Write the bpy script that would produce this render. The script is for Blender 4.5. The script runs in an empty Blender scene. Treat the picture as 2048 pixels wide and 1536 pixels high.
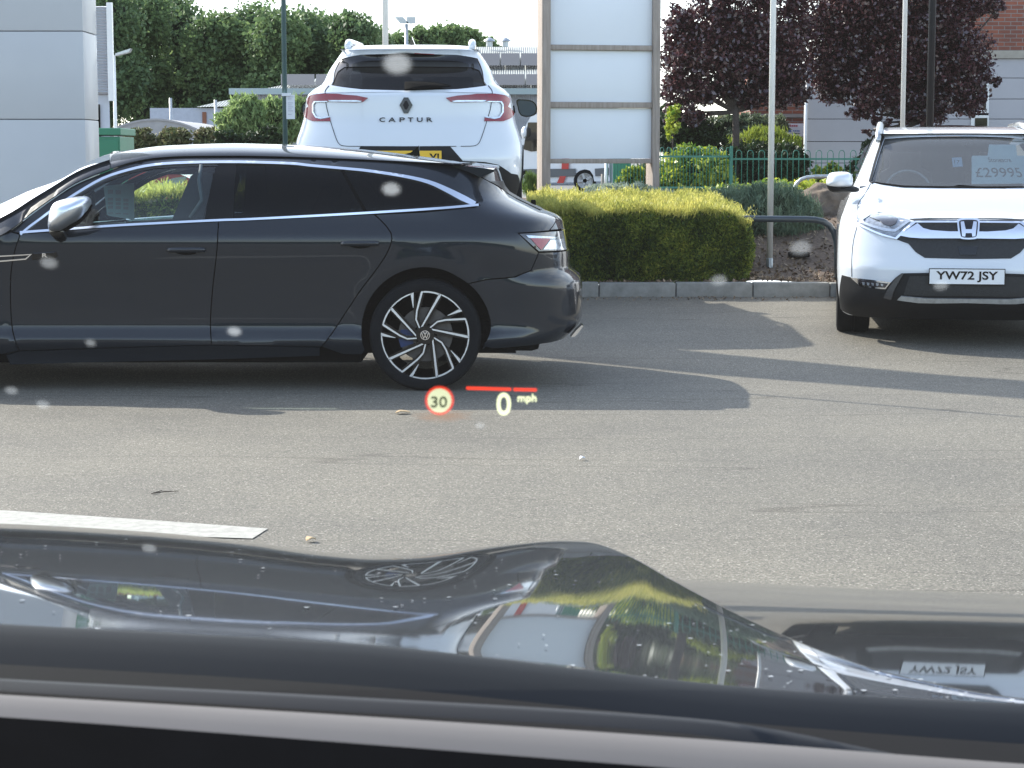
import bpy, bmesh, math, random
import numpy as np
from mathutils import Vector, Matrix, geometry
random.seed(7); RS = np.random.RandomState(11)
sc = bpy.context.scene
# ---------------- camera, sky, sun, exposure ----------------
FPX, CAMH = 4000.0, 1.4
PT = math.atan(450.0 / FPX)
cd = bpy.data.cameras.new('camera'); cam = bpy.data.objects.new('camera', cd); sc.collection.objects.link(cam)
cam.location = (0, 0, CAMH); cam.rotation_euler = (math.pi / 2 - PT, 0, 0)
cd.sensor_width = 36; cd.lens = FPX / 2048 * 36; cd.clip_start = 0.05; cd.clip_end = 2000
cd.dof.use_dof = True; cd.dof.focus_distance = 13.5; cd.dof.aperture_fstop = 44
sc.camera = cam
SUN_EL = math.radians(36); SUN_DIR = Vector((-0.79, 0.613, 0)).normalized()   # towards the sun, in plan
world = bpy.data.worlds.new('World'); sc.world = world; world.use_nodes = True
nt = world.node_tree; nt.nodes.clear()
sky = nt.nodes.new('ShaderNodeTexSky'); sky.sky_type = 'NISHITA'; sky.sun_disc = False
sky.sun_elevation = SUN_EL; sky.sun_rotation = math.atan2(SUN_DIR.x, SUN_DIR.y); sky.air_density = 1.0; sky.dust_density = 1.0; sky.ozone_density = 1.0
# thin high cloud, laid over the sky by direction
tc = nt.nodes.new('ShaderNodeTexCoord'); mp = nt.nodes.new('ShaderNodeMapping'); mp.inputs['Scale'].default_value = (1, 1, 4)
cn = nt.nodes.new('ShaderNodeTexNoise'); cn.inputs['Scale'].default_value = 2.2; cn.inputs['Detail'].default_value = 7; cn.inputs['Roughness'].default_value = .6
cr = nt.nodes.new('ShaderNodeValToRGB'); cr.color_ramp.elements[0].position = .30; cr.color_ramp.elements[1].position = .56
mx = nt.nodes.new('ShaderNodeMixRGB'); mx.inputs[2].default_value = (5.6, 5.9, 6.2, 1)
bg = nt.nodes.new('ShaderNodeBackground'); bg.inputs[1].default_value = 0.15
wo = nt.nodes.new('ShaderNodeOutputWorld')
L = nt.links.new
L(tc.outputs['Generated'], mp.inputs[0]); L(mp.outputs[0], cn.inputs['Vector']); L(cn.outputs['Fac'], cr.inputs[0])
sx = nt.nodes.new('ShaderNodeSeparateXYZ'); dm = nt.nodes.new('ShaderNodeMapRange'); dm.inputs['From Min'].default_value = -.25; dm.inputs['From Max'].default_value = .45; dm.interpolation_type = 'SMOOTHSTEP'
zm = nt.nodes.new('ShaderNodeMapRange'); zm.inputs['From Min'].default_value = .75; zm.inputs['From Max'].default_value = .25
m1 = nt.nodes.new('ShaderNodeMath'); m1.operation = 'MULTIPLY'; m2_ = nt.nodes.new('ShaderNodeMath'); m2_.operation = 'MULTIPLY'
L(tc.outputs['Generated'], sx.inputs[0]); L(sx.outputs['Y'], dm.inputs[0]); L(sx.outputs['Z'], zm.inputs[0]); L(dm.outputs[0], m1.inputs[0]); L(zm.outputs[0], m1.inputs[1])
L(cr.outputs[0], m2_.inputs[0]); L(m1.outputs[0], m2_.inputs[1]); hs_ = nt.nodes.new('ShaderNodeHueSaturation'); hs_.inputs['Saturation'].default_value = .78; L(sky.outputs[0], hs_.inputs['Color']); L(m2_.outputs[0], mx.inputs[0]); L(hs_.outputs[0], mx.inputs[1]); L(mx.outputs[0], bg.inputs[0]); L(bg.outputs[0], wo.inputs[0])
sd = bpy.data.lights.new('sun', 'SUN'); sd.energy = 2.55; sd.angle = math.radians(0.55); sd.color = (1, .94, .84)
sun = bpy.data.objects.new('sun', sd); sc.collection.objects.link(sun)
sv = Vector((SUN_DIR.x * math.cos(SUN_EL), SUN_DIR.y * math.cos(SUN_EL), math.sin(SUN_EL)))
sun.rotation_euler = sv.to_track_quat('Z', 'Y').to_euler(); sun.location = sv * 40
sc.view_settings.view_transform = 'Standard'; sc.view_settings.look = 'None'; sc.view_settings.gamma = 1
sc.view_settings.exposure = 1.66
sc.cycles.max_bounces = 8; sc.cycles.transparent_max_bounces = 24; sc.cycles.use_denoising = True
sc.cycles.caustics_reflective = False; sc.cycles.caustics_refractive = False; sc.cycles.sample_clamp_indirect = 6

# ---------------- pixel <-> world ----------------
SP, CP = math.sin(PT), math.cos(PT)
def at(px, py, Y):
    a = (px - 1024) / FPX; b = (768 - py) / FPX
    dy = CP + b * SP; dz = -SP + b * CP; t = Y / dy
    return (a * t, Y, CAMH + dz * t)
def proj(p):
    x, y, z = p; z -= CAMH
    f = y * CP - z * SP; u = y * SP + z * CP
    return (1024 + FPX * x / f, 768 - FPX * u / f)
def zat(py, Y): return at(1024, py, Y)[2]
def xat(px, py, Y): return at(px, py, Y)[0]

# ---------------- materials ----------------
def nodes(m): return m.node_tree.nodes, m.node_tree.links.new
def pbr(name, col, rough=.5, metal=0, coat=0, spec=.5, var=.0, vscale=6, bump=0, bscale=60, col2=None, rvar=0, trans=0):
    m = bpy.data.materials.new(name); m.use_nodes = True; N, L = nodes(m); b = N['Principled BSDF']
    b.inputs['Base Color'].default_value = (*col, 1); b.inputs['Roughness'].default_value = rough
    b.inputs['Metallic'].default_value = metal; b.inputs['Coat Weight'].default_value = coat; b.inputs['Coat Roughness'].default_value = .03
    b.inputs['Specular IOR Level'].default_value = spec
    c = N.new('ShaderNodeTexCoord')
    if var or col2 or rvar:
        n = N.new('ShaderNodeTexNoise'); n.inputs['Scale'].default_value = vscale; n.inputs['Detail'].default_value = 6; n.inputs['Roughness'].default_value = .65
        L(c.outputs['Object'], n.inputs['Vector'])
        r = N.new('ShaderNodeValToRGB'); r.color_ramp.elements[0].position = .3; r.color_ramp.elements[1].position = .7
        c2 = col2 or tuple(x * (1 - var) for x in col)
        r.color_ramp.elements[0].color = (*c2, 1); r.color_ramp.elements[1].color = (*(tuple(min(1, x * (1 + var * .5)) for x in col)), 1)
        L(n.outputs['Fac'], r.inputs[0]); L(r.outputs[0], b.inputs['Base Color'])
        if rvar:
            mm = N.new('ShaderNodeMath'); mm.operation = 'MULTIPLY_ADD'; mm.inputs[1].default_value = rvar; mm.inputs[2].default_value = rough - rvar / 2
            L(n.outputs['Fac'], mm.inputs[0]); L(mm.outputs[0], b.inputs['Roughness'])
    if bump:
        n2 = N.new('ShaderNodeTexNoise'); n2.inputs['Scale'].default_value = bscale; n2.inputs['Detail'].default_value = 4
        L(c.outputs['Object'], n2.inputs['Vector']); bp = N.new('ShaderNodeBump'); bp.inputs['Strength'].default_value = bump; bp.inputs['Distance'].default_value = .01
        L(n2.outputs['Fac'], bp.inputs['Height']); L(bp.outputs[0], b.inputs['Normal'])
    return m
def glassm(name, tint, refl=1.0, dust=0.0, ior=1.5):
    m = bpy.data.materials.new(name); m.use_nodes = True; N, L = nodes(m); N.remove(N['Principled BSDF'])
    o = [n for n in N if n.type == 'OUTPUT_MATERIAL'][0]
    t = N.new('ShaderNodeBsdfTransparent'); t.inputs[0].default_value = (*tint, 1)
    g = N.new('ShaderNodeBsdfGlossy'); g.inputs['Roughness'].default_value = .02; g.inputs[0].default_value = (refl, refl, refl, 1)
    f = N.new('ShaderNodeFresnel'); f.inputs[0].default_value = ior
    mix = N.new('ShaderNodeMixShader'); L(f.outputs[0], mix.inputs[0]); L(t.outputs[0], mix.inputs[1]); L(g.outputs[0], mix.inputs[2])
    if dust:
        d = N.new('ShaderNodeBsdfDiffuse'); d.inputs[0].default_value = (.5, .5, .48, 1); m2 = N.new('ShaderNodeMixShader'); m2.inputs[0].default_value = dust
        L(mix.outputs[0], m2.inputs[1]); L(d.outputs[0], m2.inputs[2]); mix = m2
    L(mix.outputs[0], o.inputs[0]); return m
def leafm(name, cols, rough=.5, trans=.25, nscale=.8, spec=.4):
    """leaf colour varies by leaf and by bough; light shines through"""
    m = bpy.data.materials.new(name); m.use_nodes = True; N, L = nodes(m); b = N['Principled BSDF']
    g = N.new('ShaderNodeNewGeometry'); r = N.new('ShaderNodeValToRGB'); e = r.color_ramp.elements
    while len(e) < len(cols): e.new(.5)
    for i, c in enumerate(cols): e[i].position = i / (len(cols) - 1); e[i].color = (*c, 1)
    n = N.new('ShaderNodeTexNoise'); n.inputs['Scale'].default_value = nscale; n.inputs['Detail'].default_value = 3
    c = N.new('ShaderNodeTexCoord'); L(c.outputs['Object'], n.inputs['Vector'])
    a = N.new('ShaderNodeMath'); a.operation = 'MULTIPLY_ADD'; a.inputs[1].default_value = .55; L(g.outputs['Random Per Island'], a.inputs[0])
    s = N.new('ShaderNodeMath'); s.operation = 'MULTIPLY_ADD'; s.inputs[1].default_value = 1.4; s.inputs[2].default_value = -.48; L(n.outputs['Fac'], s.inputs[0]); L(s.outputs[0], a.inputs[2])
    L(a.outputs[0], r.inputs[0]); L(r.outputs[0], b.inputs['Base Color']); b.inputs['Roughness'].default_value = rough; b.inputs['Specular IOR Level'].default_value = spec
    t = N.new('ShaderNodeBsdfTranslucent'); L(r.outputs[0], t.inputs[0]); mx = N.new('ShaderNodeMixShader'); mx.inputs[0].default_value = trans
    o = [n for n in N if n.type == 'OUTPUT_MATERIAL'][0]; L(b.outputs[0], mx.inputs[1]); L(t.outputs[0], mx.inputs[2]); L(mx.outputs[0], o.inputs[0])
    return m
def emit(name, col, s=1):
    m = bpy.data.materials.new(name); m.use_nodes = True; N, L = nodes(m); N.remove(N['Principled BSDF'])
    e = N.new('ShaderNodeEmission'); e.inputs[0].default_value = (*col, 1); e.inputs[1].default_value = s
    L(e.outputs[0], [n for n in N if n.type == 'OUTPUT_MATERIAL'][0].inputs[0]); return m

# ---------------- objects ----------------
def woff(o):
    v = Vector((0, 0, 0))
    while o is not None: v += o.location; o = o.parent
    return v
def mk(name, V, F, mat, parent=None, smooth=False, **tg):
    me = bpy.data.meshes.new(name); off = woff(parent)
    me.from_pydata([(v[0] - off.x, v[1] - off.y, v[2] - off.z) for v in V], [], [tuple(f) for f in F]); me.materials.append(mat)
    if smooth: me.shade_smooth() if smooth is True else me.shade_smooth()
    o = bpy.data.objects.new(name, me); sc.collection.objects.link(o)
    if smooth and smooth is not True:
        try: me.set_sharp_from_angle(angle=math.radians(smooth))
        except Exception: pass
    if parent: o.parent = parent
    for k, v in tg.items(): o[k] = v
    return o
def thing(name, label, cat, loc, group=None):
    o = bpy.data.objects.new(name, None); sc.collection.objects.link(o); o.location = loc; o.empty_display_size = .1
    o['label'] = label; o['category'] = cat
    if group: o['group'] = group
    return o
class MB:
    def __init__(s): s.V = []; s.F = []
    def add(s, V, F):
        b = len(s.V); s.V += [tuple(v) for v in V]; s.F += [tuple(i + b for i in f) for f in F]; return s
    def box(s, x0, x1, y0, y1, z0, z1, bev=0):
        if bev <= 0 or min(x1-x0, y1-y0, z1-z0) < 2.2*bev:
            V = [(x, y, z) for x in (x0, x1) for y in (y0, y1) for z in (z0, z1)]
            return s.add(V, [(0,1,3,2),(4,6,7,5),(0,4,5,1),(2,3,7,6),(0,2,6,4),(1,5,7,3)])
        bm = bmesh.new(); bmesh.ops.create_cube(bm, size=1)
        for v in bm.verts: v.co = ((x0+x1)/2 + v.co.x*(x1-x0), (y0+y1)/2 + v.co.y*(y1-y0), (z0+z1)/2 + v.co.z*(z1-z0))
        bmesh.ops.bevel(bm, geom=bm.edges[:], offset=bev, segments=2, affect='EDGES', profile=.6)
        return s.bm(bm)
    def bm(s, bm, M=None):
        bm.verts.index_update(); V = [(M @ v.co if M else v.co).copy() for v in bm.verts]; F = [[v.index for v in f.verts] for f in bm.faces]
        bm.free(); return s.add(V, F)
    def tube(s, pts, r, n=10, cap=True):
        pts = [Vector(p) for p in pts]; rs = r if hasattr(r, '__len__') else [r]*len(pts); rings = []; up = None
        for i, p in enumerate(pts):
            t = (pts[min(i+1, len(pts)-1)] - pts[max(i-1, 0)]).normalized()
            if up is None: up = t.cross(Vector((0,0,1))) if abs(t.z) < .9 else t.cross(Vector((1,0,0)))
            u = (up - t*up.dot(t)).normalized(); w = t.cross(u); up = u
            rings.append([p + (u*math.cos(a) + w*math.sin(a))*rs[i] for a in [2*math.pi*k/n for k in range(n)]])
        V = [v for r_ in rings for v in r_]; F = [(i*n+k, i*n+(k+1)%n, (i+1)*n+(k+1)%n, (i+1)*n+k) for i in range(len(pts)-1) for k in range(n)]
        if cap: F += [tuple(range(n))[::-1], tuple((len(pts)-1)*n+k for k in range(n))]
        return s.add(V, F)
    def prism(s, poly, f, d):
        """closed 2D outline, f(u,v,depth)->xyz"""
        n = len(poly); V = [f(u, v, 0) for u, v in poly] + [f(u, v, d) for u, v in poly]
        tri = geometry.tessellate_polygon([[Vector((u, v, 0)) for u, v in poly]])
        F = [tuple(t) for t in tri] + [tuple(i+n for i in t[::-1]) for t in tri] + [(i, (i+1)%n, (i+1)%n+n, i+n) for i in range(n)]
        return s.add(V, F)
    def lathe(s, prof, f, n=48, closed=False):
        """prof [(r,h)], f(r cos, r sin, h)->xyz"""
        m = len(prof); V = [f(r*math.cos(2*math.pi*k/n), r*math.sin(2*math.pi*k/n), h) for r, h in prof for k in range(n)]
        F = [(i*n+k, i*n+(k+1)%n, ((i+1)%m)*n+(k+1)%n, ((i+1)%m)*n+k) for i in range(m if closed else m-1) for k in range(n)]
        return s.add(V, F)
    def grid(s, f, us, vs, flip=False):
        V = [f(u, v) for u in us for v in vs]; m = len(vs)
        F = [(i*m+j, i*m+j+1, (i+1)*m+j+1, (i+1)*m+j) for i in range(len(us)-1) for j in range(m-1)]
        return s.add(V, [q[::-1] for q in F] if flip else F)
    def strip(s, pts, w, f, d):
        """bar of width w (number or list) following 2D points, f(u,v,depth)->xyz"""
        P = [Vector(p) for p in pts]; n = len(P); ws = w if hasattr(w, '__len__') else [w]*n; A = []; B = []
        for i in range(n):
            a = (P[i]-P[i-1]).normalized() if i else None; b = (P[i+1]-P[i]).normalized() if i < n-1 else None
            a = a or b; b = b or a; t = (a+b).normalized() if (a+b).length > .01 else a; k = 1/max(.45, t.dot(a)); nn = Vector((-t.y, t.x))*ws[i]/2*k
            A.append(P[i]+nn); B.append(P[i]-nn)
        for i in range(n-1): s.prism([A[i], A[i+1], B[i+1], B[i]], f, d)
        return s
    def build(s, name, mat, parent=None, smooth=False, **tg): return mk(name, s.V, s.F, mat, parent, smooth, **tg)
def textmesh(txt, size, f, depth=.002, align='CENTER', bold=0.0, sx=1.0):
    """letters as solid shapes; f(u,v,d)->xyz"""
    c = bpy.data.curves.new('t', 'FONT'); c.body = txt; c.size = size; c.align_x = align; c.offset = bold*size; c.resolution_u = 4; c.fill_mode = 'BOTH' if hasattr(c,'fill_mode') and False else c.fill_mode; c.extrude = .5
    o = bpy.data.objects.new('t', c); sc.collection.objects.link(o); bpy.context.view_layer.update()
    e = o.evaluated_get(bpy.context.evaluated_depsgraph_get()); me = e.to_mesh()
    V = [f(v.co.x*sx, v.co.y, depth*(v.co.z+.5)) for v in me.vertices]; F = [tuple(p.vertices) for p in me.polygons]
    e.to_mesh_clear(); bpy.data.objects.remove(o); bpy.data.curves.remove(c)
    return V, F
def spl(pts, n=6, closed=False):
    P = [np.array(p, float) for p in pts]; out = []; m = len(P)
    for i in range(m if closed else m-1):
        p0, p1, p2, p3 = (P[(i-1)%m], P[i], P[(i+1)%m], P[(i+2)%m]) if closed else (P[max(i-1,0)], P[i], P[i+1], P[min(i+2, m-1)])
        for k in range(n):
            t = k/n; out.append(tuple(.5*((2*p1)+(-p0+p2)*t+(2*p0-5*p1+4*p2-p3)*t*t+(-p0+3*p1-3*p2+p3)*t**3)))
    if not closed: out.append(tuple(P[-1]))
    return out
def cubic(xs, ys):
    """smooth monotone-ish interpolation"""
    xs = np.array(xs, float); ys = np.array(ys, float); d = np.diff(ys)/np.diff(xs); m = np.zeros(len(xs)); m[0] = d[0]; m[-1] = d[-1]
    for i in range(1, len(xs)-1): m[i] = 0 if d[i-1]*d[i] <= 0 else 2*d[i-1]*d[i]/(d[i-1]+d[i])
    def f(x):
        x = min(max(x, xs[0]), xs[-1]); i = min(int(np.searchsorted(xs, x, 'right'))-1, len(xs)-2); h = xs[i+1]-xs[i]; t = (x-xs[i])/h
        return float((2*t**3-3*t*t+1)*ys[i]+(t**3-2*t*t+t)*h*m[i]+(-2*t**3+3*t*t)*ys[i+1]+(t**3-t*t)*h*m[i+1])
    return f
def inside(P, poly):
    P = np.asarray(P); x, y = P[:,0], P[:,1]; c = np.zeros(len(P), bool); q = np.asarray(poly); n = len(q); j = n-1
    for i in range(n):
        xi, yi = q[i]; xj, yj = q[j]
        if yi != yj: c ^= ((yi > y) != (yj > y)) & (x < (xj-xi)*(y-yi)/(yj-yi)+xi)
        j = i
    return c
def dens(poly, h):
    out = []; n = len(poly)
    for i in range(n):
        a = np.array(poly[i]); b = np.array(poly[(i+1)%n]); k = max(1, int(np.ceil(np.linalg.norm(b-a)/h)))
        for t in range(k): out.append(tuple(a+(b-a)*t/k))
    return out
def shrink(poly, d):
    """move a closed outline inwards by d"""
    q = [Vector(p) for p in poly]; n = len(q); A = sum(q[i].x*q[(i+1)%n].y-q[(i+1)%n].x*q[i].y for i in range(n)); sg = 1 if A > 0 else -1; out = []
    for i in range(n):
        a = (q[i]-q[i-1]); b = (q[(i+1)%n]-q[i])
        if a.length < 1e-9 or b.length < 1e-9: out.append(tuple(q[i])); continue
        a.normalize(); b.normalize(); t = a+b
        if t.length < .05: out.append(tuple(q[i])); continue
        t.normalize(); nn = Vector((-t.y, t.x))*sg*d/max(.5, t.dot(a)); out.append(tuple(q[i]+nn))
    return out
def patch(name, G, poly, mat, parent, h=.03, off=0.0, thick=0.0, holes=(), mirror=None, **tg):
    """a curved panel: outline poly in the (s,z) of surface G, laid off metres above it, with a folded edge"""
    B = dens(poly, h); H = [dens(q, h) for q in holes]; A = np.array(B); lo, hi = A.min(0), A.max(0)
    E = [(i, (i+1)%len(B)) for i in range(len(B))]; P = list(B)
    for q in H: b = len(P); P += q; E += [(b+i, b+(i+1)%len(q)) for i in range(len(q))]
    nb = len(P); gx = np.arange(lo[0]+h/2, hi[0], h); gy = np.arange(lo[1]+h/2, hi[1], h)
    if len(gx) and len(gy):
        g = np.array([(x+(j%2)*h/2, y) for j, y in enumerate(gy) for x in gx]); k = inside(g, B)
        for q in H: k &= ~inside(g, q)
        g = g[k]; Pb = np.array(P)
        if len(g):
            dmin = np.array([np.min(np.abs(Pb-p).sum(1)) for p in g]); P += [tuple(p) for p in g[dmin > h*.45]]
    r = geometry.delaunay_2d_cdt([Vector(p) for p in P], E, [], 0, 1e-6)
    V2 = [tuple(v) for v in r[0]]; T = [tuple(t) for t in r[2]]
    cen = np.array([np.mean([V2[i] for i in t], 0) for t in T]); k = inside(cen, B)
    for q in H: k &= ~inside(cen, q)
    T = [t for t, kk in zip(T, k) if kk]
    e = 1e-3; V = []; Nn = []
    for s, z in V2:
        p = np.array(G(s, z)); ds = np.array(G(s+e, z))-np.array(G(s-e, z)); dz = np.array(G(s, z+e))-np.array(G(s, z-e)); n = np.cross(ds, dz); n /= (np.linalg.norm(n)+1e-12)
        V.append(p+n*off); Nn.append(n)
    if thick:
        cnt = {}
        for t in T:
            for a, b in ((t[0],t[1]),(t[1],t[2]),(t[2],t[0])): cnt[(a,b)] = 1
        bd = [(a,b) for a, b in cnt if (b,a) not in cnt]; m = {}
        for a, b in bd:
            for q in (a, b):
                if q not in m: m[q] = len(V); V.append(V[q].copy()); Nn.append(-Nn[q]*.2+0); V.append(V[q]-Nn[q]*thick); Nn.append(Nn[q])
        T = T+[(b, a, m[a]+1, m[b]+1) for a, b in bd]
    # orient faces along the surface normal
    t0 = T[0]; fn = np.cross(V[t0[1]]-V[t0[0]], V[t0[2]]-V[t0[0]]); flip = np.dot(fn, Nn[t0[0]]) < 0
    if flip: T = [t[::-1] for t in T]
    if mirror: V = [mirror(v) for v in V]; T = [t[::-1] for t in T]; z0 = np.array(mirror(np.zeros(3))); Nn = [np.array(mirror(n))-z0 for n in Nn]
    o = mk(name, V, T, mat, parent, True, **tg)
    if not thick:
        o.data.normals_split_custom_set_from_vertices([tuple(n) for n in Nn])
    else:
        o.data.set_sharp_from_angle(angle=math.radians(50))
    return o
def inv(G, px, py, s0, z0, it=25):
    s, z = s0, z0; e = 1e-4
    for _ in range(it):
        a = proj(G(s, z)); r = (px-a[0], py-a[1])
        if abs(r[0])+abs(r[1]) < .02: break
        b = proj(G(s+e, z)); c = proj(G(s, z+e)); J = np.array([[(b[0]-a[0])/e, (c[0]-a[0])/e], [(b[1]-a[1])/e, (c[1]-a[1])/e]])
        try: d = np.linalg.lstsq(J, np.array(r), rcond=1e-3)[0]
        except Exception: break
        m = max(abs(d)); d = d*(.25/m) if m > .25 else d; s += d[0]; z += d[1]
    return (s, z)
def leaves(name, P, size, mat, parent=None, aspect=.5, D=None, jit=.5, curl=.25, **tg):
    """leaf-sized bent quads at points P (n,3); D optional directions"""
    n = len(P); P = np.asarray(P); d = RS.normal(size=(n,3)) if D is None else np.asarray(D)+RS.normal(size=(n,3))*jit
    d /= np.linalg.norm(d, axis=1)[:,None]; q = np.cross(d, RS.normal(size=(n,3))); q /= np.linalg.norm(q, axis=1)[:,None]; w = np.cross(d, q)
    s = (size*(.6+.8*RS.rand(n)))[:,None]; b = s*aspect
    A = P-d*s*.5; B = P+q*b*.5+w*b*curl; C = P+d*s*.5; E = P-q*b*.5+w*b*curl
    V = np.stack([A,B,C,E],1).reshape(-1,3); o_ = woff(parent); V -= np.array(o_)
    me = bpy.data.meshes.new(name); me.vertices.add(4*n); me.vertices.foreach_set('co', V.ravel()); me.loops.add(4*n); me.loops.foreach_set('vertex_index', np.arange(4*n, dtype=np.int32))
    me.polygons.add(n); me.polygons.foreach_set('loop_start', np.arange(0,4*n,4,dtype=np.int32)); me.update(calc_edges=True); me.materials.append(mat)
    o = bpy.data.objects.new(name, me); sc.collection.objects.link(o)
    if parent: o.parent = parent
    for k, v in tg.items(): o[k] = v
    return o
def blob(c, r, n, shell=.35):
    d = RS.normal(size=(n,3)); d /= np.linalg.norm(d, axis=1)[:,None]; t = 1-shell*RS.rand(n)**1.3
    return np.array(c)+d*t[:,None]*np.array(r)
def mix_attr(): pass
# ---------------- shared materials ----------------
M = {}
M['graphite'] = pbr('graphite paint', (.012,.0150,.0205), .4, .05, .85, spec=.08, var=.04, vscale=400)
M['white_paint'] = pbr('white car paint', (.66,.68,.705), .30, 0, 1.0, var=.02, vscale=3)
M['red_paint'] = pbr('red car paint', (.42,.03,.03), .3, 0, 1.0, var=.03)
M['black'] = pbr('matt black', (.004,.004,.0045), .9, spec=.08, var=.2, vscale=30)
M['gloss_black'] = pbr('gloss black', (.003,.003,.0035), .12, 0, .7, spec=.2, var=.1)
M['trim_black'] = pbr('grained black plastic', (.007,.007,.008), .55, spec=.25, var=.2, vscale=40, bump=.15, bscale=900)
M['rubber'] = pbr('tyre rubber', (.006,.0065,.008), .85, spec=.2, var=.3, vscale=12, bump=.2, bscale=300)
M['chrome'] = pbr('satin chrome', (.80,.82,.86), .22, 1, var=.04, vscale=20)
M['bright_chrome'] = pbr('polished chrome', (.9,.9,.92), .07, 1, var=.03, vscale=20)
M['satin'] = pbr('satin silver mirror cap', (.72,.74,.78), .32, .9, .3, var=.05, vscale=15)
M['machined'] = pbr('machined alloy', (.82,.82,.84), .30, .8, .5, var=.05, vscale=60)
M['disc'] = pbr('brake steel', (.10,.09,.085), .45, .8, var=.3, vscale=20)
M['caliper'] = pbr('dark blue caliper', (.01,.03,.12), .4, var=.1)
M['glass_dark'] = glassm('tinted privacy glass', (.03,.035,.04), refl=.55, ior=1.4)
M['glass_clear'] = glassm('clear car glass', (.84,.95,.93), dust=.012)
M['glass_screen'] = glassm('car windscreen glass', (.66,.74,.74), dust=.12)
M['lamp_red'] = pbr('red lamp lens', (.24,.006,.014), .15, 0, .5, var=.15, vscale=30)
M['lamp_pink'] = pbr('unlit pink red reflector', (.33,.03,.055), .25, 0, .4, var=.2, vscale=40)
M['lamp_clear'] = pbr('clear lamp lens', (.55,.58,.62), .12, .6, 1, var=.35, vscale=45)
M['lamp_smoke'] = pbr('smoked lamp lens', (.05,.045,.05), .1, .3, 1, var=.4, vscale=30)
M['card'] = pbr('cyan price card', (.80,.96,.97), .5, var=.06)
M['ink'] = pbr('dark ink', (.06,.09,.11), .6, var=.1)
M['plate_white'] = pbr('white number plate', (.78,.78,.78), .35, var=.04)
M['plate_yellow'] = pbr('yellow number plate', (.80,.48,.03), .35, var=.04)
M['seat'] = pbr('charcoal seat cloth', (.02,.023,.027), .8, var=.3, vscale=40)
M['headlining'] = pbr('dark headlining', (.012,.013,.015), .9, var=.2)
M['concrete'] = pbr('kerb concrete', (.29,.285,.26), .9, var=.3, vscale=9, bump=.4, bscale=120)
M['white_pole'] = pbr('white pole paint', (.84,.84,.81), .35, var=.08, vscale=3)
M['teal_pole'] = pbr('weathered green grey pole paint', (.085,.15,.15), .45, .2, var=.25, vscale=5)
M['black_pole'] = pbr('black lamp post paint', (.016,.020,.026), .35, var=.2, vscale=4)
M['pillar'] = pbr('satin black pillar', (.003,.003,.0035), .35, spec=.2, var=.1)
M['head'] = pbr('headlamp interior', (.30,.32,.35), .2, .4, .8, var=.6, vscale=30)
M['galv'] = pbr('galvanised steel', (.45,.47,.48), .4, .7, var=.25, vscale=25)
M['barrier'] = pbr('dark navy barrier paint', (.018,.032,.042), .38, 0, .4, var=.25, vscale=8, bump=.1, bscale=40)
M['fence_green'] = pbr('green fence paint', (.028,.16,.11), .4, var=.2, vscale=10)
M['cab_green'] = pbr('green cabinet paint', (.03,.20,.11), .5, var=.12, vscale=4)
M['paper'] = pbr('white paper notice', (.72,.72,.74), .6, var=.05)

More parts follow.
